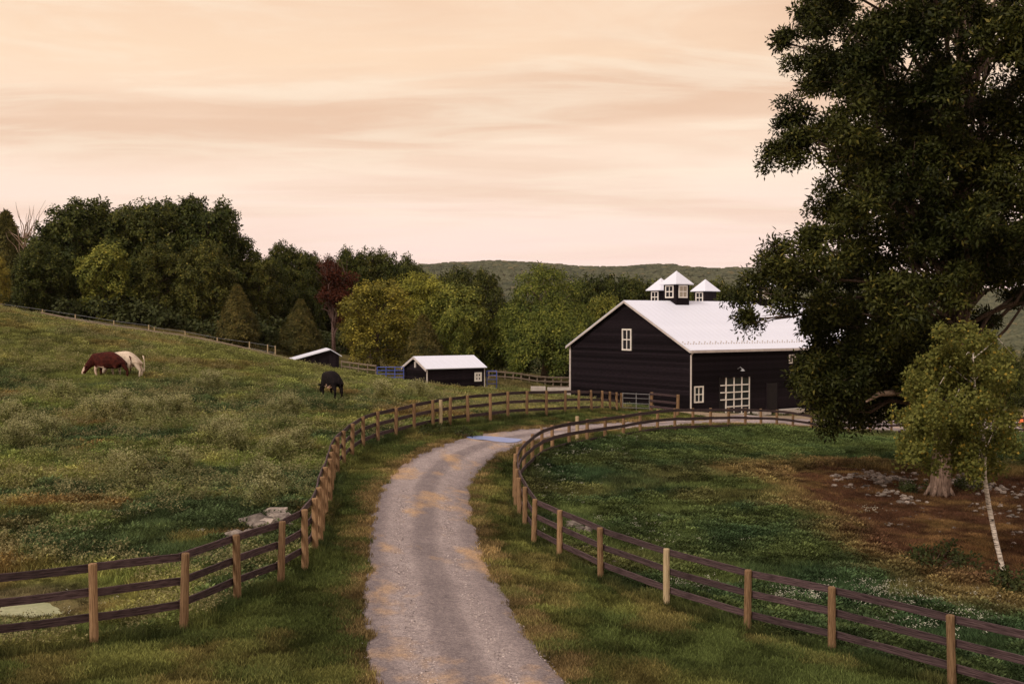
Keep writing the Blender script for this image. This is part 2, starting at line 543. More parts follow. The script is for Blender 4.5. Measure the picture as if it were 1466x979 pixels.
def instcol_mat(name, rough=.7, transl=.3, tint=None):
    """grass blades: colour comes from the place each tuft stands on"""
    m, nt, b = mat(name)
    a = N(nt, 'ShaderNodeAttribute'); a.attribute_type = 'INSTANCER'; a.attribute_name = 'col'
    g = N(nt, 'ShaderNodeNewGeometry')
    hv = N(nt, 'ShaderNodeHueSaturation')
    nt.links.new(mathn(nt, 'ADD', mathn(nt, 'MULTIPLY', g.outputs['Random Per Island'], 1.0), .55), hv.inputs['Value'])
    col = a.outputs['Color']
    if tint: col = mixc(nt, .6, col, tint)
    nt.links.new(col, hv.inputs['Color'])
    nt.links.new(hv.outputs[0], b.inputs['Base Color'])
    b.inputs['Roughness'].default_value = rough
    b.inputs['Specular IOR Level'].default_value = .04
    tr = N(nt, 'ShaderNodeBsdfTranslucent'); nt.links.new(hv.outputs[0], tr.inputs['Color'])
    mx = N(nt, 'ShaderNodeMixShader'); mx.inputs[0].default_value = transl
    nt.links.new(b.outputs[0], mx.inputs[1]); nt.links.new(tr.outputs[0], mx.inputs[2])
    nt.links.new(mx.outputs[0], nt.nodes['Material Output'].inputs['Surface'])
    return m


def ground_mat():
    m, nt, b = mat('ground_cover')
    a = N(nt, 'ShaderNodeAttribute'); a.attribute_type = 'GEOMETRY'; a.attribute_name = 'col'
    n1 = noise(nt, 5.0, 6, .7); n2 = noise(nt, 38.0, 3, .6)
    r1 = ramp(nt, [(.3, (.6, .62, .6)), (.7, (1.35, 1.3, 1.2))]); nt.links.new(n1, r1.inputs[0])
    r2 = ramp(nt, [(.3, (.55, .55, .55)), (.7, (1.4, 1.4, 1.4))]); nt.links.new(n2, r2.inputs[0])
    c = mixc(nt, 1.0, a.outputs['Color'], r1.outputs[0], 'MULTIPLY')
    c = mixc(nt, 1.0, c, r2.outputs[0], 'MULTIPLY')
    nt.links.new(c, b.inputs['Base Color'])
    b.inputs['Roughness'].default_value = .95
    b.inputs['Specular IOR Level'].default_value = .03
    bump(nt, b, mathn(nt, 'ADD', n1, mathn(nt, 'MULTIPLY', n2, .4)), .8, .08)
    return m


def road_mat():
    m, nt, b = mat('gravel_road')
    uv = N(nt, 'ShaderNodeAttribute'); uv.attribute_name = 'lane'          # x: 0..1 across, y: metres along
    sep = N(nt, 'ShaderNodeSeparateXYZ'); nt.links.new(uv.outputs['Vector'], sep.inputs[0])
    wob = N(nt, 'ShaderNodeTexNoise'); wob.inputs['Scale'].default_value = .16; wob.inputs['Detail'].default_value = 3
    tc = N(nt, 'ShaderNodeTexCoord'); nt.links.new(tc.outputs['Object'], wob.inputs['Vector'])
    u = mathn(nt, 'ADD', sep.outputs[0], mathn(nt, 'MULTIPLY', mathn(nt, 'SUBTRACT', wob.outputs[0], .5), .12))
    # pale worn wheel tracks, darker loose gravel between and outside
    tr = ramp(nt, [(0, (.25, .25, .25)), (.10, (.2, .2, .2)), (.22, (.95, .95, .95)), (.36, (.9, .9, .9)), (.46, (.24, .24, .24)), (.55, (.26, .26, .26)), (.66, (1, 1, 1)), (.78, (.8, .8, .8)), (.9, (.3, .3, .3)), (1, (.4, .4, .4))], 'EASE')
    nt.links.new(u, tr.inputs[0])
    patch = noise(nt, .55, 5, .62)
    t = mathn(nt, 'ADD', mathn(nt, 'MULTIPLY', tr.outputs[0], .62), mathn(nt, 'MULTIPLY', mathn(nt, 'SUBTRACT', patch, .38), .6), True)
    base = ramp(nt, [(0, (.185, .155, .155)), (.5, (.285, .240, .232)), (1, (.45, .385, .365))])
    ctr = noise(nt, 2.4, 6, .75); t = mathn(nt, 'ADD', t, mathn(nt, 'MULTIPLY', mathn(nt, 'SUBTRACT', ctr, .5), .9), True)
    nt.links.new(t, base.inputs[0])
    sand = noise(nt, .42, 4, .6, mapscale=(1.3, .8, 1)); sr = ramp(nt, [(.55, (0, 0, 0)), (.68, (1, 1, 1))]); nt.links.new(sand, sr.inputs[0])
    c = mixc(nt, mathn(nt, 'MULTIPLY', sr.outputs[0], .75), base.outputs[0], (.52, .34, .18))
    g0 = noise(nt, 11, 5, .8); gr0 = ramp(nt, [(.35, (.66, .64, .66)), (.5, (1, 1, 1)), (.66, (1.3, 1.28, 1.22))]); nt.links.new(g0, gr0.inputs[0]); c = mixc(nt, 1.0, c, gr0.outputs[0], 'MULTIPLY')
    g1 = noise(nt, 34, 4, .75); gr = ramp(nt, [(.32, (.50, .48, .50)), (.5, (1, 1, 1)), (.70, (1.55, 1.5, 1.42))]); nt.links.new(g1, gr.inputs[0])
    c = mixc(nt, 1.0, c, gr.outputs[0], 'MULTIPLY')
    nt.links.new(c, b.inputs['Base Color'])
    b.inputs['Roughness'].default_value = .92
    b.inputs['Specular IOR Level'].default_value = .15
    bump(nt, b, mathn(nt, 'ADD', g1, mathn(nt, 'MULTIPLY', patch, .8)), .9, .03)
    return m


M_GROUND = ground_mat()
M_ROAD = road_mat()
M_BLADE = instcol_mat('grass_blade')
M_SEED = instcol_mat('seed_head', tint=(.40, .36, .18))
M_SEED2 = instcol_mat('pale_seed_head', tint=(.45, .42, .23))
M_PETAL = plain('white_petal', (.46, .45, .34), (.60, .58, .46), 3, .7, 0)
M_STONE = plain('field_stone', (.085, .068, .058), (.29, .245, .205), 3, .9, .5, .2, randomise=.6, dist=.05)
M_POST = plain('post_wood', (.12, .064, .030), (.36, .230, .125), 12, .85, .9, .12, mapscale=(5, 5, .45), lo=.3, hi=.7, randomise=.22)
M_POSTNEW = plain('pale_post_wood', (.36, .27, .15), (.50, .39, .24), 9, .85, .4, .15, mapscale=(4, 4, .35))
M_RAIL = plain('rail_wood', (.026, .015, .016), (.115, .074, .076), 5, .72, .8, .22, mapscale=(1.2, 6, 9), lo=.36, hi=.70, randomise=.25)
M_GREYRAIL = plain('weathered_rail', (.17, .125, .09), (.33, .26, .19), 4, .9, .3, .1, mapscale=(1, 5, 5))
M_BOARD = plain('black_siding', (.006, .0045, .0055), (.016, .011, .014), 5, .8, .3, .06, mapscale=(.5, .5, 6), randomise=.55)
M_CORE = plain('black_wall', (.008, .006, .007), (.012, .009, .010), 5, .9, 0, .05)
M_WHITE = plain('white_paint', (.68, .63, .56), (.80, .75, .68), 2, .6, .1, .3)
M_METAL = plain('white_metal_roof', (.69, .71, .80), (.73, .75, .84), .6, .5, 0, .4, randomise=.006)
M_TRIM = plain('pale_trim', (.46, .40, .37), (.58, .52, .48), 2, .6, 0, .3)
M_DARK = plain('interior_shade_paint', (.008, .006, .006), (.014, .010, .009), 3, .9, 0)  # shade of the barn's inside put into one dark colour
M_GALV = plain('galvanised_tube', (.30, .30, .30), (.42, .42, .42), 8, .45, 0, .5, metallic=.6)
M_BLUE = plain('blue_paint', (.05, .075, .30), (.09, .13, .42), 6, .5, .1, .4)
M_CONC = plain('concrete', (.38, .33, .29), (.52, .47, .42), 3, .9, .3, .2)
M_ORANGE = plain('orange_plastic', (.75, .16, .05), (.85, .22, .08), 3, .5, 0, .4)
M_BARK = plain('bark', (.055, .036, .026), (.15, .105, .078), 7, .95, .9, .1, mapscale=(3, 3, .6), dist=.06)
M_TRUNK = plain('big_tree_bark', (.10, .065, .048), (.27, .19, .145), 6, .95, .9, .1, mapscale=(3, 3, .6), dist=.06)
M_PALEBARK = plain('pale_bark', (.19, .125, .085), (.42, .31, .23), 6, .9, .8, .1, mapscale=(3, 3, .6), dist=.05)


def glass_mat(name, c=(.02, .02, .025)):
    m, nt, b = mat(name)
    b.inputs['Base Color'].default_value = (*c, 1)
    b.inputs['Roughness'].default_value = .08
    b.inputs['Specular IOR Level'].default_value = .6
    return m


M_GLASS = glass_mat('window_glass')
M_GLASSL = glass_mat('painted_bright_glass', (.34, .29, .21))  # light in the front and rear cupola panes painted into the glass colour


def birch_mat():
    m, nt, b = mat('birch_bark')
    n = noise(nt, 5, 5, .7, mapscale=(.8, .8, 5.5))
    r = ramp(nt, [(.40, (.03, .022, .018)), (.47, (.45, .38, .31)), (.56, (.70, .62, .53))]); nt.links.new(n, r.inputs[0])
    nt.links.new(r.outputs[0], b.inputs['Base Color']); b.inputs['Roughness'].default_value = .8
    bump(nt, b, n, .3)
    return m


M_BIRCH = birch_mat()


def water_mat(name, c, rough, cover=None):
    m, nt, b = mat(name)
    n = noise(nt, 9, 4)
    if cover:
        r = ramp(nt, [(.3, cover[0]), (.7, cover[1])]); nt.links.new(n, r.inputs[0])
        nt.links.new(r.outputs[0], b.inputs['Base Color'])
    else:
        b.inputs['Base Color'].default_value = (*c, 1)
    b.inputs['Roughness'].default_value = rough
    b.inputs['Specular IOR Level'].default_value = .8
    bump(nt, b, n, .08, .01)
    return m


M_POND = water_mat('algae_water', None, .35, ((.20, .23, .10), (.34, .36, .19)))
M_PUDDLE = water_mat('puddle_water', (.17, .25, .52), .3)  # blue of the reflected sky put into the base colour


# ------------------------------------------------------------------ ground sheet
def build_ground():
    xs = graded(-34, 46, .36, 1100, 1.09)
    ys0 = graded(13, 106, .36, 1100, 1.09)
    ys = ys0[(ys0 > -60)]
    X, Y = np.meshgrid(xs, ys)
    x, y = X.ravel(), Y.ravel()
    z = H(x, y)
    near = sstep(260, 120, np.hypot(x, y))
    rsd = sdpoly(x, y, ROADPOLY)
    z = z + near * ((fbm(x * .5, y * .5, 60, 3) - .5) * .16 + (fbm(x * 2.2, y * 2.2, 70, 2) - .5) * .06) * sstep(0, 1.2, rsd)
    z -= .07 * sstep(.15, -.35, rsd)                 # the road sheet lies in this shallow bed
    z -= .30 * sstep(.15, -.9, sdpoly(x, y, POND))
    ny, nx = X.shape
    i = np.arange(ny * nx).reshape(ny, nx)
    F = np.stack([i[:-1, :-1], i[:-1, 1:], i[1:, 1:], i[1:, :-1]], -1).reshape(-1, 4)
    me = mesh('ground', np.c_[x, y, z], F, M_GROUND, True)
    c = ground_colour(x, y)
    at = me.color_attributes.new('col', 'FLOAT_COLOR', 'POINT')
    at.data.foreach_set('color', np.c_[c, np.ones(len(c))].astype(np.float32).ravel())
    obj('ground', me, kind='structure')


def build_road():
    # even resampling of both edges
    def resample(a, n):
        s = np.r_[0, np.cumsum(np.linalg.norm(np.diff(a, axis=0), axis=1))]
        t = np.linspace(0, 1, n); k = np.arange(len(a)) / (len(a) - 1)
        return np.c_[np.interp(t, k, a[:, 0]), np.interp(t, k, a[:, 1])]
    n, m = 420, 19
    A, B = smooth_line(resample(RLW, n), 12), smooth_line(resample(RRW, n), 12)
    mid = (A + B) / 2
    s = np.r_[0, np.cumsum(np.linalg.norm(np.diff(mid, axis=0), axis=1))]
    u = np.linspace(0, 1, m)
    ja = (fbm(s * .8, s * 0, 81, 4) - .5) * .35; jb = (fbm(s * .8, s * 0, 91, 4) - .5) * .35
    W = np.linalg.norm(B - A, axis=1)
    ua = ja / W; ub = 1 + jb / W
    U = ua[:, None] + (ub - ua)[:, None] * u[None, :]
    X = A[:, None, 0] * (1 - U) + B[:, None, 0] * U
    Y = A[:, None, 1] * (1 - U) + B[:, None, 1] * U
    x, y = X.ravel(), Y.ravel()
    z = H(x, y) + .02 - .035 * np.exp(-((U.ravel() - .3) / .09) ** 2) - .035 * np.exp(-((U.ravel() - .72) / .09) ** 2) + (fbm(x * 1.3, y * 1.3, 3, 3) - .5) * .03
    edge = np.zeros((n, m)); edge[:, 0] = edge[:, -1] = 1
    z -= edge.ravel() * .09
    i = np.arange(n * m).reshape(n, m)
    F = np.stack([i[:-1, :-1], i[:-1, 1:], i[1:, 1:], i[1:, :-1]], -1).reshape(-1, 4)
    me = mesh('road', np.c_[x, y, z], F, M_ROAD, True)
    at = me.attributes.new('lane', 'FLOAT_VECTOR', 'POINT')
    at.data.foreach_set('vector', np.c_[U.ravel(), np.repeat(s, m), 0 * x].astype(np.float32).ravel())
    obj('gravel_road', me, kind='structure')


def flat_sheet(name, poly, z, m, label, cat, kind=None):
    poly = np.asarray(poly)
    # round off the outline
    for _ in range(2):
        q = np.roll(poly, -1, axis=0)
        poly = np.stack([poly * .75 + q * .25, poly * .25 + q * .75], 1).reshape(-1, 2)
    c = poly.mean(0)
    v = [(c[0], c[1], z)] + [(p[0], p[1], z) for p in poly]
    f = [(0, i + 1, (i + 1) % len(poly) + 1) for i in range(len(poly))]
    return obj(name, mesh(name, v, f, m), label=label, cat=cat, kind=kind)


build_ground()
build_road()
flat_sheet('pond_water', POND + (POND - POND.mean(0)) * .12, Hs(*POND.mean(0)) - .03, M_POND, None, None, 'structure')


def puddle():
    poly = PUDDLE.copy()
    for _ in range(2):
        q = np.roll(poly, -1, axis=0)
        poly = np.stack([poly * .75 + q * .25, poly * .25 + q * .75], 1).reshape(-1, 2)
    c = poly.mean(0)
    v = [(c[0], c[1], Hs(*c) + .022)]; f = []
    K = 4; n = len(poly)
    for k in range(1, K + 1):
        for p in poly:
            q = c + (p - c) * k / K
            v.append((q[0], q[1], Hs(*q) + .022))
    for i in range(n):
        j = (i + 1) % n
        f.append((0, 1 + i, 1 + j))
        for k in range(K - 1):
            a, b = 1 + k * n, 1 + (k + 1) * n
            f.append((a + i, b + i, b + j, a + j))
    obj('puddle', mesh('puddle', v, f, M_PUDDLE, True), kind='structure')


puddle()


# ------------------------------------------------------------------ fences
def post_mesh(name, r, m, h=1.0, n=10, seed=0):
    rr = random.Random(seed)
    v, f = [], []
    zs = [(-.25, 1.06), (.3, 1.0), (.7, .96), (.985, .95), (1.0, .86)]
    for z, k in zs:
        for i in range(n):
            a = 2 * math.pi * i / n
            q = r * k * (1 + rr.uniform(-.05, .05))
            v.append((q * math.cos(a), q * math.sin(a), z * h))
    for j in range(len(zs) - 1):
        for i in range(n):
            k = (i + 1) % n
            f.append((j * n + i, j * n + k, (j + 1) * n + k, (j + 1) * n + i))
    f.append(tuple(range((len(zs) - 1) * n, len(zs) * n)))
    return mesh(name, v, f, m)


POSTM = [post_mesh('post', .083, M_POST, seed=s) for s in range(4)]
POSTNEW = post_mesh('post', .083, M_POSTNEW, seed=9)


def rail_mesh(seed, hh=.15, th=.038, m=None):
    rr = random.Random(seed)
    n = 6
    v, f = [], []
    bow, sag = rr.uniform(-.012, .012), rr.uniform(-.012, .008)
    for i in range(n + 1):
        t = i / n
        b = math.sin(math.pi * t)
        w = hh / 2 * (1 + rr.uniform(-.04, .04))
        yy = bow * b; zz = sag * b
        for (a, c) in ((-th / 2, -w), (th / 2, -w), (th / 2, w), (-th / 2, w)):
            v.append((t - .5, yy + a, zz + c))
    for i in range(n):
        for k in range(4):
            k2 = (k + 1) % 4
            f.append((i * 4 + k, (i + 1) * 4 + k, (i + 1) * 4 + k2, i * 4 + k2))
    f.append((0, 1, 2, 3)); f.append((n * 4 + 3, n * 4 + 2, n * 4 + 1, n * 4))
    return mesh('rail', v, f, m or M_RAIL)


RAILM = [rail_mesh(s) for s in range(6)]
GRAILM = [rail_mesh(s, .12, .04, M_GREYRAIL) for s in range(3)]


def fence(name, label, pts, tops, side, rails=(-.10, -.56, -1.02), postm=POSTM, railm=RAILM, pr=.083, group=None, pale=(), cat='fence'):
    """posts at pts (x, y, z), tops = post heights; boards nailed on the given side (+1 left of the run, -1 right)"""
    root = thing(name, label, cat, pts[len(pts) // 2], 0, group)
    inv = -Vector(root.location)
    rr = random.Random(len(pts))
    heads = []
    for i, p in enumerate(pts):
        h = tops[i]
        me = POSTNEW if i in pale else postm[i % len(postm)]
        o = obj('post', me, root, loc=Vector(p) + inv)
        o.scale = (1, 1, h)
        o.rotation_euler = (rr.uniform(-.03, .03), rr.uniform(-.03, .03), rr.uniform(0, 6))
        heads.append(Vector(p) + Vector((0, 0, h)))
    for i in range(len(pts) - 1):
        a, b = heads[i], heads[i + 1]
        t = (b - a); flat = Vector((t.x, t.y, 0)).normalized()
        nrm = Vector((-flat.y, flat.x, 0)) * side
        ang = math.atan2(flat.y, flat.x); pitch = -math.atan2(t.z, math.hypot(t.x, t.y))
        for k, dz in enumerate(rails):
            j = rr.uniform(-.012, .012)
            c = (a + b) / 2 + nrm * (pr + .021) + Vector((0, 0, dz + j))
            o = obj('rail', railm[rr.randrange(len(railm))], root, loc=c + inv)
            o.scale = (t.length - .006, 1, 1)
            o.rotation_euler = (0, pitch + rr.uniform(-.004, .004), ang)
    return root


def line_heights(L, W):
    hs = []
    for (px, py, d, ty), w in zip(L, W):
        hs.append(P(px, ty, d)[2] - Hs(w[0], w[1]))
    hs = np.array(hs)
    # keep the rail line smooth: even the heights a little
    k = hs.copy(); k[1:-1] = (hs[:-2] + 2 * hs[1:-1] + hs[2:]) / 4
    return np.clip(k, 1.15, 1.62)


lw = [(p[0], p[1], Hs(p[0], p[1])) for p in LFW]
rw = [(p[0], p[1], Hs(p[0], p[1])) for p in RFW]
lh, rh = line_heights(LF, LFW), line_heights(RF, RFW)
fence('board_fence', 'three rail dark board fence with tan posts curving between hillside pasture and gravel road', lw, lh, +1)
fence('board_fence', 'three rail dark board fence with tan posts looping round the green paddock below the barn', rw, rh, -1, pale=(5,))
for (px, py, d, h) in ((631.5, 611.5, 53.6, 1.32), (826, 627, 53.4, 1.25)):
    q = P(px, py, d)
    o = obj('gate_post', POSTNEW, label=('pale new wooden post standing alone in front of the pasture fence' if px < 700 else 'short pale wooden post standing on the road side of the paddock fence'),
            cat='post', loc=(q[0], q[1] - .25, Hs(q[0], q[1] - .25)))
    o.scale = (1.1, 1.1, h)
# post-and-brace and tube gate by the barn
q1, q2 = P(932, 598, 76), P(970, 600, 74)
fence('brace_fence', 'short two rail end panel of brown boards closing the gap beside the tube gate', [(q1[0], q1[1], Hs(*q1[:2])), (q2[0], q2[1], Hs(*q2[:2]))], [1.35, 1.42], -1, rails=(-.10, -.55, -.95), postm=[post_mesh('post', .11, M_POST, seed=5)], pr=.11)


def tube_gate():
    a, b = Vector(P(890, 588, 74.2)), Vector(P(931, 596, 76))
    za, zb = Hs(a.x, a.y), Hs(b.x, b.y)
    r = thing('tube_gate', 'galvanised metal tube gate hanging beside the black barn gable', 'gate', (a.x, a.y, za), math.atan2(b.y - a.y, b.x - a.x))
    L = math.hypot(b.x - a.x, b.y - a.y); dz = zb - za
    for k, hgt in enumerate((.25, .55, .9, 1.2)):
        m = MB(); m.tube([(0.1, 0, hgt), (L - .1, 0, hgt + dz)], .025, 6); m.build('bar', M_GALV, r)
    for t in (.1, L / 2, L - .1):
        m = MB(); m.tube([(t, 0.0, .1 + dz * t / L), (t, 0.0, 1.25 + dz * t / L)], .028, 6); m.build('upright', M_GALV, r)


tube_gate()

# wooden rail fence just over the crest of the pasture
crest = [(60, 464), (95, 467), (130, 470), (165, 474), (200, 478), (235, 483), (268, 488), (300, 492), (332, 497), (362, 502), (392, 508), (420, 513)]
cw = []
for i, (px, py) in enumerate(crest):
    x = (px - 733) / FOC * 96; cw.append((x, 96, Hs(x, 96)))
tops = [min(1.15, max(.6, P(px, py + 1, 96)[2] - w[2])) for (px, py), w in zip(crest, cw)]
fence('rail_fence', 'weathered two rail fence half hidden over the crest of the pasture', cw, tops, -1, rails=(-.08, -.42), postm=[post_mesh('post', .07, M_GREYRAIL)], railm=GRAILM, pr=.07)


def wire_fence(name, label, pts, hs, wires=2, m=M_POSTNEW):
    r = thing(name, label, 'fence', pts[0])
    inv = -Vector(pts[0])
    pm = post_mesh('post', .06, m, n=6)
    for p, h in zip(pts, hs):
        o = obj('post', pm, r, loc=Vector(p) + inv); o.scale = (1, 1, h)
    for k in range(wires):
        mb = MB()
        mb.tube([Vector(p) + inv + Vector((.07, 0, h * (.93 - .42 * k))) for p, h in zip(pts, hs)], .014, 4)
        mb.build('wire', M_GALV, r)


wf = [(0, 440, 466), (61, 444, 462), (108, 452, 470), (163, 459, 480), (213, 462, 480), (221, 468, 482), (265, 471, 487), (311, 480, 496), (357, 486, 505), (383, 490, 506), (394, 492, 507)]
pts, hs = [], []
for px, ty, by in wf:
    x = (px - 733) / FOC * 103; z = Hs(x, 103); pts.append((x, 103, z)); hs.append(min(1.5, max(.8, P(px, ty + 3, 103)[2] - z)))
wire_fence('wire_fence', 'line of thin pale posts with wire running under the dark oaks on the hill', pts, hs)
# grey rail fences of the far pens
gp = [(700 + 11.5 * i, 536 + .33 * i * 1.0, 104 + i * .35) for i in range(11)]
pts = [(P(a, b, c)[0], c, Hs(P(a, b, c)[0], c)) for a, b, c in gp]
hs = [P(a, b, c)[2] - w[2] for (a, b, c), w in zip(gp, pts)]
fence('pen_fence', 'grey weathered rail fence of the pen between the small shed and the barn', pts, np.clip(hs, 1.0, 1.7), -1, rails=(-.08, -.5, -.95), postm=[post_mesh('post', .06, M_GREYRAIL)], railm=GRAILM, pr=.06)
gp = [(489, 529, 101), (501, 529.5, 101), (513, 530, 101), (526, 530.5, 101), (538, 531, 101)]
pts = [(P(a, b, c)[0], c, Hs(P(a, b, c)[0], c)) for a, b, c in gp]
fence('pen_fence', 'low grey rail fence between the lean roofed shed and the blue panels', pts, [1.1] * 5, -1, rails=(-.08, -.5), postm=[post_mesh('post', .05, M_GREYRAIL)], railm=GRAILM, pr=.05)
gp = [(488, 503, 122), (500, 505, 122), (513, 508, 122), (530, 512, 124)]
pts = [(P(a, b, c)[0], c, Hs(P(a, b, c)[0], c)) for a, b, c in gp]
fence('pen_fence', 'short pale rail fence in the grass behind the lean roofed shed', pts, [1.2] * 4, -1, rails=(-.08, -.5), postm=[post_mesh('post', .06, M_GREYRAIL)], railm=GRAILM, pr=.06)


def blue_panel(px0, px1, ty, d, n, label):
    a, b = P(px0, ty, d), P(px1, ty, d)
    z = min(Hs(a[0], d), Hs(b[0], d))
    r = thing('corral_panel', label, 'corral panel', (a[0], d, z))
    L = b[0] - a[0]; h = max(1.3, a[2] - z)
    for k in range(6):
        hh = h * (.16 + .168 * k)
        m = MB(); m.tube([(0, 0, hh), (L, 0, hh)], .035, 6); m.build('bar', M_BLUE, r)
    for k in range(n + 1):
        x = L * k / n
        m = MB(); m.tube([(x, 0.0, 0), (x, 0.0, h)], .045, 6); m.build('upright', M_BLUE, r)


blue_panel(540, 578, 525.5, 93, 3, 'blue metal corral panels standing left of the small black shed')
blue_panel(697, 711, 531, 95, 1, 'short blue metal corral panel sticking out right of the small black shed')


# ------------------------------------------------------------------ buildings
def gable_wall(root, name, he, hr, W, xpos, outward, board=.22, ridge=.5, t=.034):
    """lap boards on an end wall in the plane x = xpos; outward = -1 or +1"""
    z = 0.0
    k = 0
    while z < hr - .05:
        zt = min(z + board, hr)
        if z < he:
            y0, y1 = 0.0, W
        else:
            f = (z - he) / (hr - he); y0, y1 = W * ridge * f, W - W * (1 - ridge) * f
        if zt > he:
            f2 = (zt - he) / (hr - he); u0, u1 = W * ridge * max(f2, 0), W - W * (1 - ridge) * max(f2, 0)
        else: u0, u1 = 0.0, W
        if u1 - u0 < .02: u0 = u1 = W * ridge; u1 += .02
        a, b = xpos, xpos + outward * .008          # lap: thick lower edge, thin top
        c = xpos + outward * (.008 + t)
        m = MB()
        m.add([(a, y0, z), (c, y0, z), (c, y1, z), (a, y1, z), (a, u0, zt), (b, u0, zt), (b, u1, zt), (a, u1, zt)],
              [(0, 3, 2, 1), (4, 5, 6, 7), (0, 1, 5, 4), (1, 2, 6, 5), (2, 3, 7, 6), (3, 0, 4, 7)])
        m.build('siding_board', M_BOARD, root)
        z += board; k += 1


def side_wall(root, he, x0, x1, ypos, outward, board=.22, t=.034):
    me = None
    m = MB()
    a, b, c = ypos, ypos + outward * .008, ypos + outward * (.008 + t)
    m.add([(x0, a, 0), (x1, a, 0), (x1, c, 0), (x0, c, 0), (x0, a, board), (x1, a, board), (x1, b, board), (x0, b, board)],
          [(0, 3, 2, 1), (4, 5, 6, 7), (0, 1, 5, 4), (1, 2, 6, 5), (2, 3, 7, 6), (3, 0, 4, 7)])
    me = mesh('siding_board', m.v, m.f, M_BOARD)
    n = int(round(he / board))
    for k in range(n):
        o = obj('siding_board', me, root); o.location = (0, 0, k * he / n)


def roof(root, L, W, he, hr, over=.35, th=.07, panel=.61, ridge=.5, x0=0.0):
    """standing-seam roof: panels side by side, each with a raised seam"""
    rf = obj('roof', None, root)
    yr = W * ridge
    xa, xb = x0 - over, x0 + L + over
    n = max(2, int(round((xb - xa) / panel))); w = (xb - xa) / n
    for s in (0, 1):
        ye, sg = (0.0, -1) if s == 0 else (W, 1)
        run = abs(yr - ye); slope = (hr - he) / run
        ye2 = ye + sg * over; ze2 = he - slope * over
        m = MB()
        d = Vector((0, ye2 - yr, ze2 - hr)).normalized(); nrm = Vector((0, -d.z, d.y)) if d.y > 0 else Vector((0, d.z, -d.y))
        off = nrm * th
        def quad(xs, xe, lift0, lift1):
            A = Vector((0, yr, hr)) + nrm * lift0; B = Vector((0, ye2, ze2)) + nrm * lift0
            A2 = Vector((0, yr, hr)) + nrm * lift1; B2 = Vector((0, ye2, ze2)) + nrm * lift1
            m.add([(xs, A.y, A.z), (xe, A.y, A.z), (xe, B.y, B.z), (xs, B.y, B.z), (xs, A2.y, A2.z), (xe, A2.y, A2.z), (xe, B2.y, B2.z), (xs, B2.y, B2.z)],
                  [(0, 1, 2, 3), (4, 7, 6, 5), (0, 4, 5, 1), (1, 5, 6, 2), (2, 6, 7, 3), (3, 7, 4, 0)])
        quad(0, w - .004, .0, th); quad(w - .026, w - .006, th, th + .012)
        me = mesh('roof_panel', m.v, m.f, M_METAL)
        for k in range(n):
            o = obj('roof_panel', me, rf); o.location = (xa + k * w, 0, 0)
    return rf


def rake_trim(root, xp, W, he, hr, over=.35, ridge=.5, m_=None):
    for s in (0, 1):
        ye, sg = (0.0, -1) if s == 0 else (W, 1)
        yr = W * ridge; run = abs(yr - ye); slope = (hr - he) / run
        ye2, ze2 = ye + sg * over, he - slope * over
        mb = MB(); h = .17; a, b = xp, xp + .05
        mb.add([(a, yr, hr - h), (b, yr, hr - h), (b, ye2, ze2 - h), (a, ye2, ze2 - h), (a, yr, hr - .003), (b, yr, hr - .003), (b, ye2, ze2 - .003), (a, ye2, ze2 - .003)],
               [(0, 1, 2, 3), (4, 7, 6, 5), (0, 4, 5, 1), (1, 5, 6, 2), (2, 6, 7, 3), (3, 7, 4, 0)])
        mb.build('rake_trim', m_ or M_TRIM, root)


def core(root, L, W, he, hr, ridge=.5, x0=0.0):
    m = MB(); e = .03
    y0, y1, yr = e, W - e, W * ridge
    a, b = x0 + e, x0 + L - e
    v = []
    for x in (a, b):
        v += [(x, y0, -.6), (x, y1, -.6), (x, y1, he - .02), (x, yr, hr - .03), (x, y0, he - .02)]
    m.add(v, [(0, 1, 2, 3, 4), (9, 8, 7, 6, 5), (0, 4, 9, 5), (4, 3, 8, 9), (3, 2, 7, 8), (2, 1, 6, 7), (1, 0, 5, 6)])
    return m.build('wall', M_CORE, root)


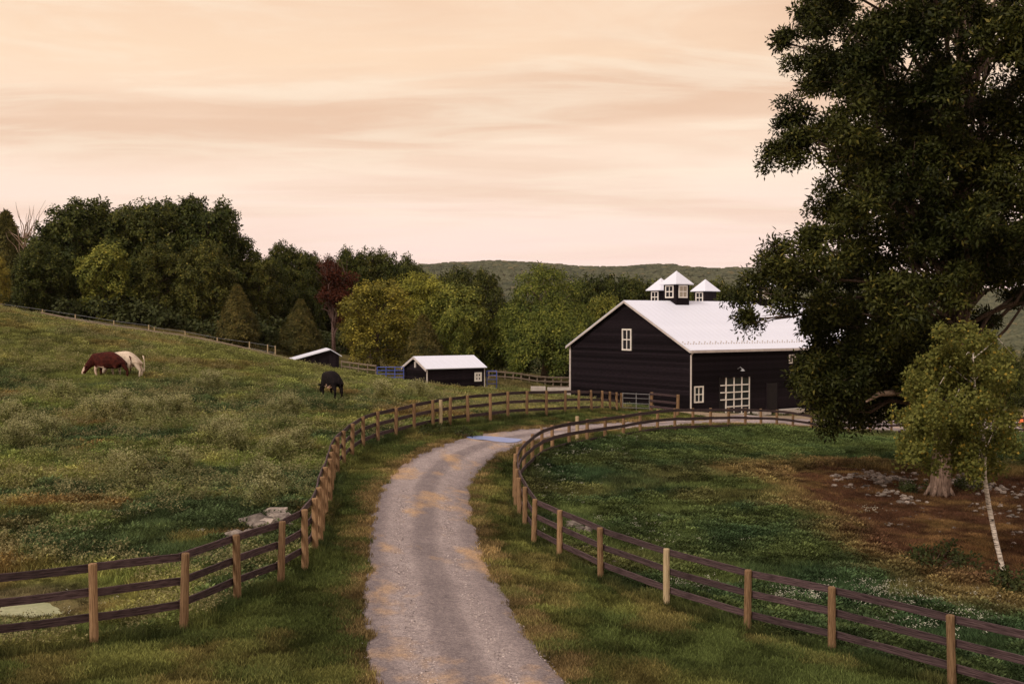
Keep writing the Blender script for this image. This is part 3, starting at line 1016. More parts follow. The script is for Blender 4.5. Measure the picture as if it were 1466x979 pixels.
def window(parent, plane, pos, u0, u1, z0, z1, cols, rows, fw=.09, mw=.045, depth=.07, outward=-1, glass=None, name='window', frame=None, bottom=True, left=True):
    """plane 'x': wall in the plane x=pos (u runs along y); 'y': plane y=pos (u runs along x)"""
    m = MB()

    def bx(a, b, c, d, p0, p1):
        if plane == 'x': m.box(min(p0, p1), max(p0, p1), a, b, c, d)
        else: m.box(a, b, min(p0, p1), max(p0, p1), c, d)
    o0, o1 = pos + outward * .028, pos + outward * (.028 + depth)
    bx(u0, u1, z1 - fw, z1, o0, o1); bx(u0, u1, z0, z0 + fw, o0, o1)
    bx(u0, u0 + fw, z0 + fw, z1 - fw, o0, o1); bx(u1 - fw, u1, z0 + fw, z1 - fw, o0, o1)
    o2 = pos + outward * (.028 + depth * .75)
    for i in range(1, cols):
        c = u0 + (u1 - u0) * i / cols; bx(c - mw / 2, c + mw / 2, z0 + fw, z1 - fw, o0, o2)
    for i in range(1, rows):
        c = z0 + (z1 - z0) * i / rows; bx(u0 + fw, u1 - fw, c - mw * .6, c + mw * .6, o0, pos + outward * (.028 + depth * .68))
    w = m.build(name, frame or M_WHITE, parent)
    for i in range(cols):
        for j in range(rows):
            a = u0 + fw + (u1 - u0 - 2 * fw) * i / cols; b = u0 + fw + (u1 - u0 - 2 * fw) * (i + 1) / cols
            c = z0 + fw + (z1 - z0 - 2 * fw) * j / rows; d = z0 + fw + (z1 - z0 - 2 * fw) * (j + 1) / rows
            m = MB()
            if plane == 'x': x = sorted((pos + outward * .03, pos + outward * .045)); m.box(x[0], x[1], a + .002, b - .002, c + .002, d - .002)
            else: y = sorted((pos + outward * .03, pos + outward * .045)); m.box(a + .002, b - .002, y[0], y[1], c + .002, d - .002)
            yield_part(m, 'pane', glass or M_GLASS, w if parent_depth(parent) < 1 else parent)
    return w


def parent_depth(o):
    d = 0
    while o.parent: o = o.parent; d += 1
    return d


def yield_part(m, name, ma, parent):
    m.build(name, ma, parent)


def cupola(root, cx, cy, z0, zw, zt, zap, allw=True):
    """square louvre tower: body from z0 to zt with a window in each face, pyramid roof to zap"""
    c = obj('cupola', None, root, loc=(cx, cy, 0))
    s = .78
    m = MB(); m.box(-s, s, -s, s, z0, zt); b = m.build('tower_wall', M_BOARD, c)
    m = MB(); e = 1.06
    m.add([(-e, -e, zt), (e, -e, zt), (e, e, zt), (-e, e, zt), (-e, -e, zt + .07), (e, -e, zt + .07), (e, e, zt + .07), (-e, e, zt + .07), (0, 0, zap)],
          [(0, 3, 2, 1), (0, 1, 5, 4), (1, 2, 6, 5), (2, 3, 7, 6), (3, 0, 4, 7), (4, 5, 8), (5, 6, 8), (6, 7, 8), (7, 4, 8)])
    m.build('cupola_roof', M_METAL, c)
    for plane, pos, ow in (('x', -s, -1), ('x', s, 1), ('y', -s, -1), ('y', s, 1)):
        if plane == 'y' and not allw: continue
        window(c, plane, pos, -.52, .52, zw, zt - .06, 2, 2, .11, .07, .05, ow, M_GLASSL if plane == 'y' else M_GLASS, 'window')


def barn():
    ang = math.atan2(.571, .818)
    r = thing('barn', 'large black clapboard barn with white metal roof and four cupolas', 'barn', (14.08, 88.0, .1), ang)
    L, W, he, hr = 28.0, 15.4, 5.45, 9.32
    core(r, L, W, he, hr)
    gable_wall(r, 'siding', he, hr, W, 0.0, -1)
    gable_wall(r, 'siding', he, hr, W, L, 1)
    side_wall(r, he, 0.0, L, 0.0, -1)
    side_wall(r, he, 0.0, L, W, 1)
    roof(r, L, W, he, hr, .3)
    rake_trim(r, -.35, W, he, hr, .3)
    # eave gutter, corner pipe and trims
    m = MB(); m.box(-.34, L + .3, -.46, -.32, he - .30, he - .12); m.build('gutter', M_TRIM, r)
    m = MB(); m.tube([(-.08, -.40, he - .2), (-.08, -.12, he - .5), (-.08, -.12, 0)], .07, 8); m.build('downpipe', M_TRIM, r)
    m = MB(); m.box(-.06, .10, W + .035, W + .075, 0, he - .02); m.box(-.075, -.034, W - .12, W + .075, 0, he - .02); m.build('corner_trim', M_TRIM, r)
    m = MB()
    slope = (hr - he) / (W / 2)
    for k in range(92):
        x = -.15 + k * .305
        for rr_ in ((.55,), (.80,)):
            y = rr_[0] + (.0 if k % 2 else .0)
            if rr_[0] > .7 and k % 2: continue
            z = he + slope * y + .085
            m.box(x, x + .09, y - .03, y + .03, z - .02, z + .075)
    m.build('snow_guards', M_TRIM, r, kind='stuff')
    window(r, 'x', 0.0, 7.0, 8.2, 5.15, 6.98, 2, 2, .13, .08, .08, -1, M_GLASS)
    window(r, 'y', 0.0, .32, 1.34, 1.18, 2.5, 2, 2, .11, .07, .08, -1, M_GLASS)
    window(r, 'y', 0.0, 11.35, 12.15, 4.05, 4.8, 2, 1, .1, .06, .07, -1, M_GLASS)
    window(r, 'y', 0.0, 16.5, 17.6, 1.2, 2.5, 2, 2, .11, .07, .08, -1, M_GLASS)
    # gridded glass door over a flat dark sheet painted as the opening's shade, its cross bars running on past the left upright
    m = MB(); m.box(3.1, 6.62, -.055, -.034, 0.0, 3.2); m.build('opening_shade_sheet', M_DARK, r)
    m = MB(); y0, y1 = -.14, -.06
    xs = [3.82, 4.72, 5.62, 6.50]
    for i, x in enumerate(xs): m.box(x - .05, x + .05, y0, y1, .02, 3.08)
    for k, z in enumerate((.1, .72, 1.30, 1.88, 2.46)):
        m.box(3.22 if k >= 2 else 3.78, 6.54, y0 - .006, y1 - .006, z - .045, z + .045)
    door = m.build('grid_door', M_WHITE, r)
    for i in range(3):
        for j in range(5):
            zz = (.1, .72, 1.30, 1.88, 2.46, 3.05)
            g = MB(); g.box(xs[i] + .052, xs[i + 1] - .052, -.10, -.09, zz[j] + .047, zz[j + 1] - .047); g.build('pane', M_GLASS, door)
    m = MB(); m.box(3.0, 6.75, -.22, -.036, 3.09, 3.2); m.build('door_track', M_BOARD, r)
    m = MB(); m.box(8.62, 9.95, -.05, -.034, 0.0, 2.45); m.build('doorway_shade_sheet', M_DARK, r)  # flat dark sheet on the wall stands in for the shaded inside
    for a, b in ((8.56, 8.64), (9.93, 10.01)):
        m = MB(); m.box(a, b, -.1, -.034, 0, 2.5); m.build('door_jamb', M_BOARD, r)
    m = MB(); m.tube([(5.2, -.04, 3.75), (5.2, -.35, 3.9), (5.2, -.6, 3.75)], .03, 6); m.tube([(5.2, -.6, 3.78), (5.2, -.6, 3.6)], [.05, .2], 10); m.build('lamp', M_GALV, r)
    for a, b in ((6.9, 8.5), (10.1, 12.6)):
        m = MB(); m.box(a, b, -.7, -.035, -.1, .24); m.build('stone_step', M_CONC, r)
    # rear wing carrying two of the cupolas
    wing = obj('rear_wing', None, r, loc=(10.4, 12.2, 0))
    core(wing, 15.5, 10.2, 6.3, 9.0)
    rw_ = MB()
    for s, ye in ((0, -.3), (1, 10.5)):
        rw_.add([(-.3, 5.1, 9.0), (15.8, 5.1, 9.0), (15.8, ye, 6.14), (-.3, ye, 6.14), (-.3, 5.1, 9.07), (15.8, 5.1, 9.07), (15.8, ye, 6.21), (-.3, ye, 6.21)],
                [(0, 1, 2, 3), (4, 7, 6, 5), (0, 4, 5, 1), (1, 5, 6, 2), (2, 6, 7, 3), (3, 7, 4, 0)])
    rw_.build('wing_roof', M_METAL, wing)
    for cx, cy in ((5.7, 7.7), (16.2, 7.7)):
        cupola(r, cx, cy, 8.4, 9.62, 10.78, 12.0)
    for cx, cy in ((12.7, 17.3), (18.7, 17.3)):
        cupola(r, cx, cy, 8.4, 9.35, 10.55, 11.8, False)


def small_shed():
    ang = math.atan2(.52, .857)
    r = thing('shed', 'small black shed with white metal roof and one white four pane window', 'shed', (-6.82, 90.0, 1.3), ang)
    L, W, he, hr = 5.25, 4.2, 2.63, 3.5
    core(r, L, W, he, hr)
    gable_wall(r, 's', he, hr, W, 0.0, -1, .24); gable_wall(r, 's', he, hr, W, L, 1, .24)
    side_wall(r, he, 0, L, 0.0, -1, .24); side_wall(r, he, 0, L, W, 1, .24)
    roof(r, L, W, he, hr, .2, .06)
    rake_trim(r, -.25, W, he, hr, .2)
    m = MB(); m.tube([(-.08, -.1, he - .1), (-.08, -.1, 0.1)], .055, 6); m.build('downpipe', M_TRIM, r)
    m = MB(); m.box(L + .0, L + .06, -.07, .04, 0, he - .1); m.build('corner_trim', M_TRIM, r)
    window(r, 'y', 0.0, 4.33, 5.0, 1.45, 2.2, 2, 2, .15, .12, .06, -1, M_GLASS)
    m = MB(); m.box(-.10, -.03, 1.95, 2.2, 2.62, 3.1); m.build('gable_vent', M_TRIM, r)


def lean_shed():
    # gable end faces the road; the left slope is long and low
    bx, by = P(473, 500.8, 95)[0], 95.0
    zb = CAMZ - 4.75
    r = thing('shed', 'low black run-in shed with long white roof slope half behind the hill', 'shed', (bx, by, zb), R(14))
    zr = P(473, 500.8, 95)[2] - zb; zl = P(409, 519.5, 95)[2] - zb; zrt = P(487.7, 510.6, 95)[2] - zb
    xl, xr, D = -4.05, .95, 4.2
    m = MB()
    v = []
    for y in (0.0, D):
        v += [(xl + .5, y, -.3), (xr - .28, y, -.3), (xr - .28, y, zrt + .13), (0, y, zr - .08), (xl + .5, y, zl + .1)]
    m.add(v, [(0, 1, 2, 3, 4), (9, 8, 7, 6, 5), (0, 4, 9, 5), (4, 3, 8, 9), (3, 2, 7, 8), (2, 1, 6, 7), (1, 0, 5, 6)])
    m.build('wall', M_CORE, r)
    x = xl + .52
    while x < xr - .4:
        xe = x + .27
        def top(u): return (zl + .08 + (zr - .1 - zl - .08) * (u - xl - .5) / (0 - xl - .5)) if u < 0 else (zr - .1 + (zrt + .1 - zr + .1) * u / (xr - .28))
        m = MB(); a, b = top(x), top(xe)
        m.add([(x, -.03, -.1), (xe, -.03, -.1), (xe, -.002, -.1), (x, -.002, -.1), (x, -.03, a), (xe, -.03, b), (xe, -.002, b), (x, -.002, a)],
              [(0, 3, 2, 1), (4, 5, 6, 7), (0, 1, 5, 4), (1, 2, 6, 5), (2, 3, 7, 6), (3, 0, 4, 7)])
        m.build('siding_board', M_BOARD, r)
        x += .285
    rf = obj('roof', None, r)
    n = 8
    for (xa, za, xb, zb_) in ((xl, zl, 0, zr), (0, zr, xr, zrt)):
        for k in range(n):
            y0, y1 = -.25 + (D + .5) * k / n, -.25 + (D + .5) * (k + 1) / n - .006
            m = MB()
            m.add([(xa, y0, za), (xb, y0, zb_), (xb, y1, zb_), (xa, y1, za), (xa, y0, za + .07), (xb, y0, zb_ + .07), (xb, y1, zb_ + .07), (xa, y1, za + .07)],
                  [(0, 3, 2, 1), (4, 5, 6, 7), (0, 1, 5, 4), (1, 2, 6, 5), (2, 3, 7, 6), (3, 0, 4, 7)])
            m.build('roof_panel', M_METAL, rf)
    m = MB(); m.box(-1.5, xr - .2, -.35, -.06, -.75, .02); m.build('foundation', M_CONC, r)


barn(); small_shed(); lean_shed()


def trough(px0, px1, py, d, label, h=.6, w=.7):
    a, b = P(px0, py, d), P(px1, py, d)
    z = Hs((a[0] + b[0]) / 2, d) - .03
    r = thing('water_trough', label, 'trough', (a[0], d, z))
    L = b[0] - a[0]
    m = MB(); m.box(0, L, 0, w, 0, h * .25); m.box(0, L, 0, .08, h * .25, h); m.box(0, L, w - .08, w, h * .25, h); m.box(0, .08, .08, w - .08, h * .25, h); m.box(L - .08, L, .08, w - .08, h * .25, h)
    m.build('basin', M_CONC, r)
    m = MB(); m.box(.08, L - .08, .08, w - .08, h * .7, h * .72); m.build('water', M_GLASS, r)


trough(784, 816, 572, 84, 'long pale concrete trough by the left corner of the barn', .75, .9)
trough(760, 781, 571, 82, 'shorter grey concrete trough left of the long pale one', .7, .8)
q = P(1468, 606, 92)
m = MB(); m.tube([(0, 0, 0), (0, 0, .12), (0, 0, .5)], [.55, .52, .38], 16); m.tube([(0, 0, .5), (0, 0, .54)], [.42, .42], 16)
m.build('feed_tub', M_ORANGE, label='orange plastic tub upside down behind the paddock fence at the right edge', cat='tub', loc=(q[0], q[1], Hs(q[0], q[1]) + .02))


# ------------------------------------------------------------------ trees
LEAF5 = ([(0, 0, 0), (.5, -.22, .10), (1, 0, .02), (.5, .22, .10)], [(0, 1, 2, 3)])


def spray_template(k, L, w, spread=1.0, droop=.25, seed=0, outr=.15):
    """k leaves fanning out of one twig end (x/y plane, z = outward)"""
    r = random.Random(seed)
    v, f = [], []
    for i in range(k):
        a = 2 * math.pi * (i + r.uniform(-.3, .3)) / k
        el = r.uniform(-.5, .7) * spread
        l = L * r.uniform(.7, 1.2); ww = w * r.uniform(.8, 1.2)
        d = Vector((math.cos(a) * math.cos(el), math.sin(a) * math.cos(el), math.sin(el)))
        s = Vector((-math.sin(a), math.cos(a), r.uniform(-.5, .5))).normalized()
        b = d * outr * r.uniform(.2, 1.6)
        o = len(v)
        nn = d.cross(s)
        v += [tuple(b), tuple(b + d * l * .45 - s * ww + nn * ww * .35), tuple(b + d * l - nn * l * droop * .3), tuple(b + d * l * .45 + s * ww + nn * ww * .35)]
        f.append((o, o + 1, o + 2, o + 3))
    return v, f


def crown_mesh(name, blobs, n_per, tmpl, m, r=rng, flat=1.0, upbias=.25, inner=.35):
    """blobs: (centre, radius). Leaf sprays sit in the outer shell of each blob, uneven, with gaps between blobs"""
    Ps, Ns, Ss = [], [], []
    for (c, rad) in blobs:
        n = max(8, int(n_per * rad * rad))
        d = rand_dirs(n, r)
        d[:, 2] = np.where((d[:, 2] < -.2) & (r.random(n) < .55), -d[:, 2] * .6, d[:, 2])
        # lumpy radius: low-frequency bumps in direction space
        lump = 1 + .22 * np.sin(d[:, 0] * 5 + c[0] * 3) * np.sin(d[:, 1] * 5 + c[1]) + .16 * np.sin(d[:, 2] * 7 + c[2] * 2) + .12 * np.sin(d[:, 0] * 11 + d[:, 1] * 9 + c[0])
        rr = rad * lump * (1 - inner * r.random(n) ** 2.4)
        p = np.asarray(c) + d * rr[:, None] * np.array([1, 1, flat])
        nn = d + rand_dirs(n, r) * .55 + np.array([0, 0, upbias])
        nn /= np.linalg.norm(nn, axis=1, keepdims=True)
        Ps.append(p); Ns.append(nn); Ss.append(.75 + .5 * r.random(n))
    p, nn, s = np.vstack(Ps), np.vstack(Ns), np.concatenate(Ss)
    V, F = stamp(tmpl[0], tmpl[1], p, frames(nn, r), s)
    return mesh(name, V, F, m)


def limb_path(a, b, r, k=5, wig=.06, sag=.0):
    a, b = Vector(a), Vector(b); L = (b - a).length
    pts = []
    for i in range(k + 1):
        t = i / k
        q = a.lerp(b, t)
        q.z += L * .12 * math.sin(math.pi * t) * (1 if b.z > a.z else .3)
        if 0 < i < k: q += Vector((r.uniform(-1, 1), r.uniform(-1, 1), r.uniform(-1, 1))) * L * wig
        pts.append(q)
    return pts


def trunk_mesh(name, path, r0, r1, blobs, m, seed=0, limb_r=.11, flare=1.5, every=1, z_from=.35):
    r = random.Random(seed)
    mb = MB()
    n = len(path)
    rad = [r0 + (r1 - r0) * i / (n - 1) for i in range(n)]
    rad[0] *= flare
    mb.tube(path, rad, 12)
    top = path[-1][2]; bot = path[0][2]
    for i, (c, R_) in enumerate(blobs):
        if i % every: continue
        # leave the trunk somewhere below the blob
        zt = bot + (top - bot) * min(1, max(z_from, ((c[2] - bot) / (top - bot)) * r.uniform(.55, .8)))
        k = 0
        while k < n - 2 and path[k + 1][2] < zt: k += 1
        t = (zt - path[k][2]) / max(1e-6, path[k + 1][2] - path[k][2]); t = min(1, max(0, t))
        a = Vector(path[k]).lerp(Vector(path[k + 1]), t)
        lp = limb_path(a, c, r)
        w = limb_r * r.uniform(.7, 1.2)
        mb.tube(lp, [w * (1 - .8 * j / (len(lp) - 1)) for j in range(len(lp))], 6)
        for q in range(3):
            e = Vector(c) + Vector(rand_dirs(1)[0]) * R_ * .8
            s = lp[-2]
            mb.tube([s, s.lerp(e, .5) + Vector((0, 0, .1)), e], [w * .3, w * .2, w * .06], 4)
    return mesh(name, mb.v, mb.f, m, True)


def oak_blobs(Hh, W, n, r, low=.22, flat=.8):
    """crown as 2-3 storeys of uneven lobes round the trunk"""
    out = []
    for i in range(n):
        t = (i + .5) / n
        z = low + (1 - low) * (t ** .9)
        prof = math.sin(math.pi * min(1, max(.02, (z - low * .55) / (1.06 - low * .55)))) ** .55
        a = i * 2.39996 + r.uniform(-.4, .4)
        rad = W / 2 * prof * r.uniform(.55, .86)
        R_ = W * r.choice((.09, .11, .14, .17, .19))
        out.append(((rad * math.cos(a), rad * math.sin(a), (z * Hh - R_ * .6)), R_))
    out.append(((0, 0, Hh * .78), W * .22)); out.append(((0, 0, Hh * .5), W * .26))
    return out


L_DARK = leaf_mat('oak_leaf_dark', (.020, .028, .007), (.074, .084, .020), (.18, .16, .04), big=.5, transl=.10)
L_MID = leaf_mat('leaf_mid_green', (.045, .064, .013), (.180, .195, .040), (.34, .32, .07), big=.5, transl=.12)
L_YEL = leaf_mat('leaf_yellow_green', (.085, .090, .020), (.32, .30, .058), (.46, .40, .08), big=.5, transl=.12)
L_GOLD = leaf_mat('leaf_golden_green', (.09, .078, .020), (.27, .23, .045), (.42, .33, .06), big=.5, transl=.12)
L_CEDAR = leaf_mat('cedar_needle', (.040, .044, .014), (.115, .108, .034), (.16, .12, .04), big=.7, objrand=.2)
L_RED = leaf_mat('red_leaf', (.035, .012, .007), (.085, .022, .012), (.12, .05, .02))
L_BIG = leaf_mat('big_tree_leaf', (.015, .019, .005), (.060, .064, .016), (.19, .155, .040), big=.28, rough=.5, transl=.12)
L_BIRCH = leaf_mat('birch_leaf', (.065, .080, .018), (.155, .165, .040), (.44, .33, .05), rough=.5, transl=.35)
L_SHRUB = leaf_mat('shrub_leaf', (.025, .034, .012), (.065, .075, .025), None)

T_OAK = spray_template(6, .46, .13, 1.0, seed=1, outr=.16)
T_FINE = spray_template(6, .36, .07, 1.1, seed=2, outr=.2)
T_NEEDLE = spray_template(6, .34, .045, .9, seed=3, outr=.12)

rr0 = random.Random(5)
PROTO = {}


def proto(key, Hh, W, nb, lm, tm, n_per=26, tmpl=T_OAK, low=.18, flat=.85, seed=0, bark=None):
    r = random.Random(seed); rg = np.random.default_rng(seed)
    bl = oak_blobs(Hh, W, nb, r, low, flat)
    cm = crown_mesh('crown', bl, n_per, tmpl, lm, rg, flat)
    path = [(0, 0, -.4), (.05 * W * r.uniform(-.3, .3), 0, Hh * .2), (.06 * W * r.uniform(-.5, .5), .04 * W * r.uniform(-.5, .5), Hh * .5), (0, 0, Hh * .85)]
    t = trunk_mesh('trunk', path, Hh * .026, Hh * .006, bl, bark or M_BARK, seed, limb_r=Hh * .0085, every=2, z_from=.2)
    PROTO[key] = (cm, t, Hh, W)


proto('oakA', 15, 13, 46, L_DARK, None, seed=1)
proto('oakB', 15, 12, 42, L_DARK, None, seed=2)
proto('oakC', 15, 10.5, 40, L_DARK, None, seed=3, low=.12)
proto('midA', 12, 10, 40, L_MID, None, seed=4, low=.12)
proto('midB', 12, 9, 36, L_MID, None, seed=5, low=.15)
proto('yelA', 12, 11, 42, L_YEL, None, tmpl=T_FINE, n_per=44, seed=6, low=.1)
proto('goldA', 11, 8, 36, L_GOLD, None, tmpl=T_FINE, n_per=46, seed=7, low=.12)


def cedar_proto(key, Hh, W, seed, lm=L_CEDAR):
    r = random.Random(seed); rg = np.random.default_rng(seed)
    pos, nr, sc = [], [], []
    n = 5200
    t = rg.random(n) ** .8
    z = .10 * Hh + t * .9 * Hh
    prof = (1 - t) ** .75 * np.minimum(1, .55 + t * 3.2)
    a = rg.random(n) * 2 * math.pi
    tier = 1 + .16 * np.sin(z * 7 / Hh * 6 + 3 * np.sin(a * 3)) + .14 * np.sin(a * 5 + z * 2)
    rad = W / 2 * prof * tier * (1 - .4 * rg.random(n) ** 2)
    p = np.c_[rad * np.cos(a), rad * np.sin(a), z + .25 * rg.random(n)]
    nn = np.c_[np.cos(a), np.sin(a), .35 + 0 * a] + rand_dirs(n, rg) * .5
    nn /= np.linalg.norm(nn, axis=1, keepdims=True)
    V, F = stamp(T_NEEDLE[0], T_NEEDLE[1], p, frames(nn, rg), .8 + .7 * rg.random(n))
    cm = mesh('crown', V, F, lm)
    mb = MB(); mb.tube([(0, 0, -.4), (0, 0, Hh * .3), (0, 0, Hh * .95)], [Hh * .03, Hh * .02, .02], 8)
    PROTO[key] = (cm, mesh('trunk', mb.v, mb.f, M_PALEBARK, True), Hh, W)


cedar_proto('cedA', 8, 6.2, 21)
cedar_proto('cedB', 8, 7.0, 22)


def willow_proto():
    rg = np.random.default_rng(31); r = random.Random(31)
    Hh, W = 14.0, 15.0
    bl = oak_blobs(Hh, W * .8, 26, r, .30, .9)
    cm1 = crown_mesh('c', bl, 30, T_FINE, L_MID, rg, .9)
    # hanging curtains
    n = 9000
    a = rg.random(n) * 2 * math.pi
    rad = W / 2 * (.55 + .5 * rg.random(n)) * (1 + .12 * np.sin(a * 7))
    topz = Hh * (.82 - .38 * (rad / (W / 2)) ** 2)
    z = topz - rg.random(n) * (topz - 1.0) * (.75 + .25 * np.sin(a * 9))
    p = np.c_[rad * np.cos(a), rad * np.sin(a), z]
    nn = np.c_[np.cos(a) * .8, np.sin(a) * .8, .5 + 0 * a] + rand_dirs(n, rg) * .5
    nn /= np.linalg.norm(nn, axis=1, keepdims=True)
    V, F = stamp(T_FINE[0], T_FINE[1], p, frames(nn, rg), .8 + .5 * rg.random(n))
    v1 = np.empty(len(cm1.vertices) * 3, np.float32); cm1.vertices.foreach_get('co', v1); v1 = v1.reshape(-1, 3)
    f1 = np.arange(len(v1)).reshape(-1, 4)
    f1 = np.arange(len(v1)).reshape(-1, 4)
    cm = mesh('crown', np.vstack([v1, V]), np.vstack([f1, F + len(v1)]), L_MID)
    t = trunk_mesh('trunk', [(0, 0, -.4), (.1, 0, 2.0), (.3, .1, 6), (0, 0, 11)], .55, .12, bl, M_PALEBARK, 31, .16, every=2, z_from=.15)
    PROTO['willow'] = (cm, t, Hh, W)


willow_proto()


def red_proto():
    rg = np.random.default_rng(41); r = random.Random(41)
    bl = [((r.uniform(-1.6, 1.6), r.uniform(-1.5, 1.5), r.uniform(6.5, 11.5)), r.uniform(.7, 1.2)) for _ in range(14)] + [((-1.9, 0, 5.2), .8), ((-1.5, .5, 4.2), .6)]
    cm = crown_mesh('crown', bl, 60, T_FINE, L_RED, rg, 1.0)
    mb = MB()
    for k in range(26):
        a = r.uniform(0, 6.28); e = (math.cos(a) * r.uniform(.6, 2.4), math.sin(a) * r.uniform(.6, 2), r.uniform(5, 10.5))
        st = (0, 0, r.uniform(1.5, 5))
        lp = limb_path(st, e, r, 5, .07)
        mb.tube(lp, [.10 * (1 - .85 * j / 5) for j in range(6)], 5)
        for q in range(3):
            e2 = Vector(e) + Vector((r.uniform(-1, 1), r.uniform(-1, 1), r.uniform(.2, 1.4)))
            mb.tube([lp[-2], e2], [.03, .01], 4)
    mb.tube([(0, 0, -.4), (.15, 0, 3), (0, .1, 6), (.2, 0, 10.5)], [.28, .22, .15, .04], 8)
    PROTO['red'] = (cm, mesh('trunk', mb.v, mb.f, plain('purple_bark', (.10, .055, .045), (.19, .12, .10), 6, .9, .5), True), 11.8, 6)


red_proto()

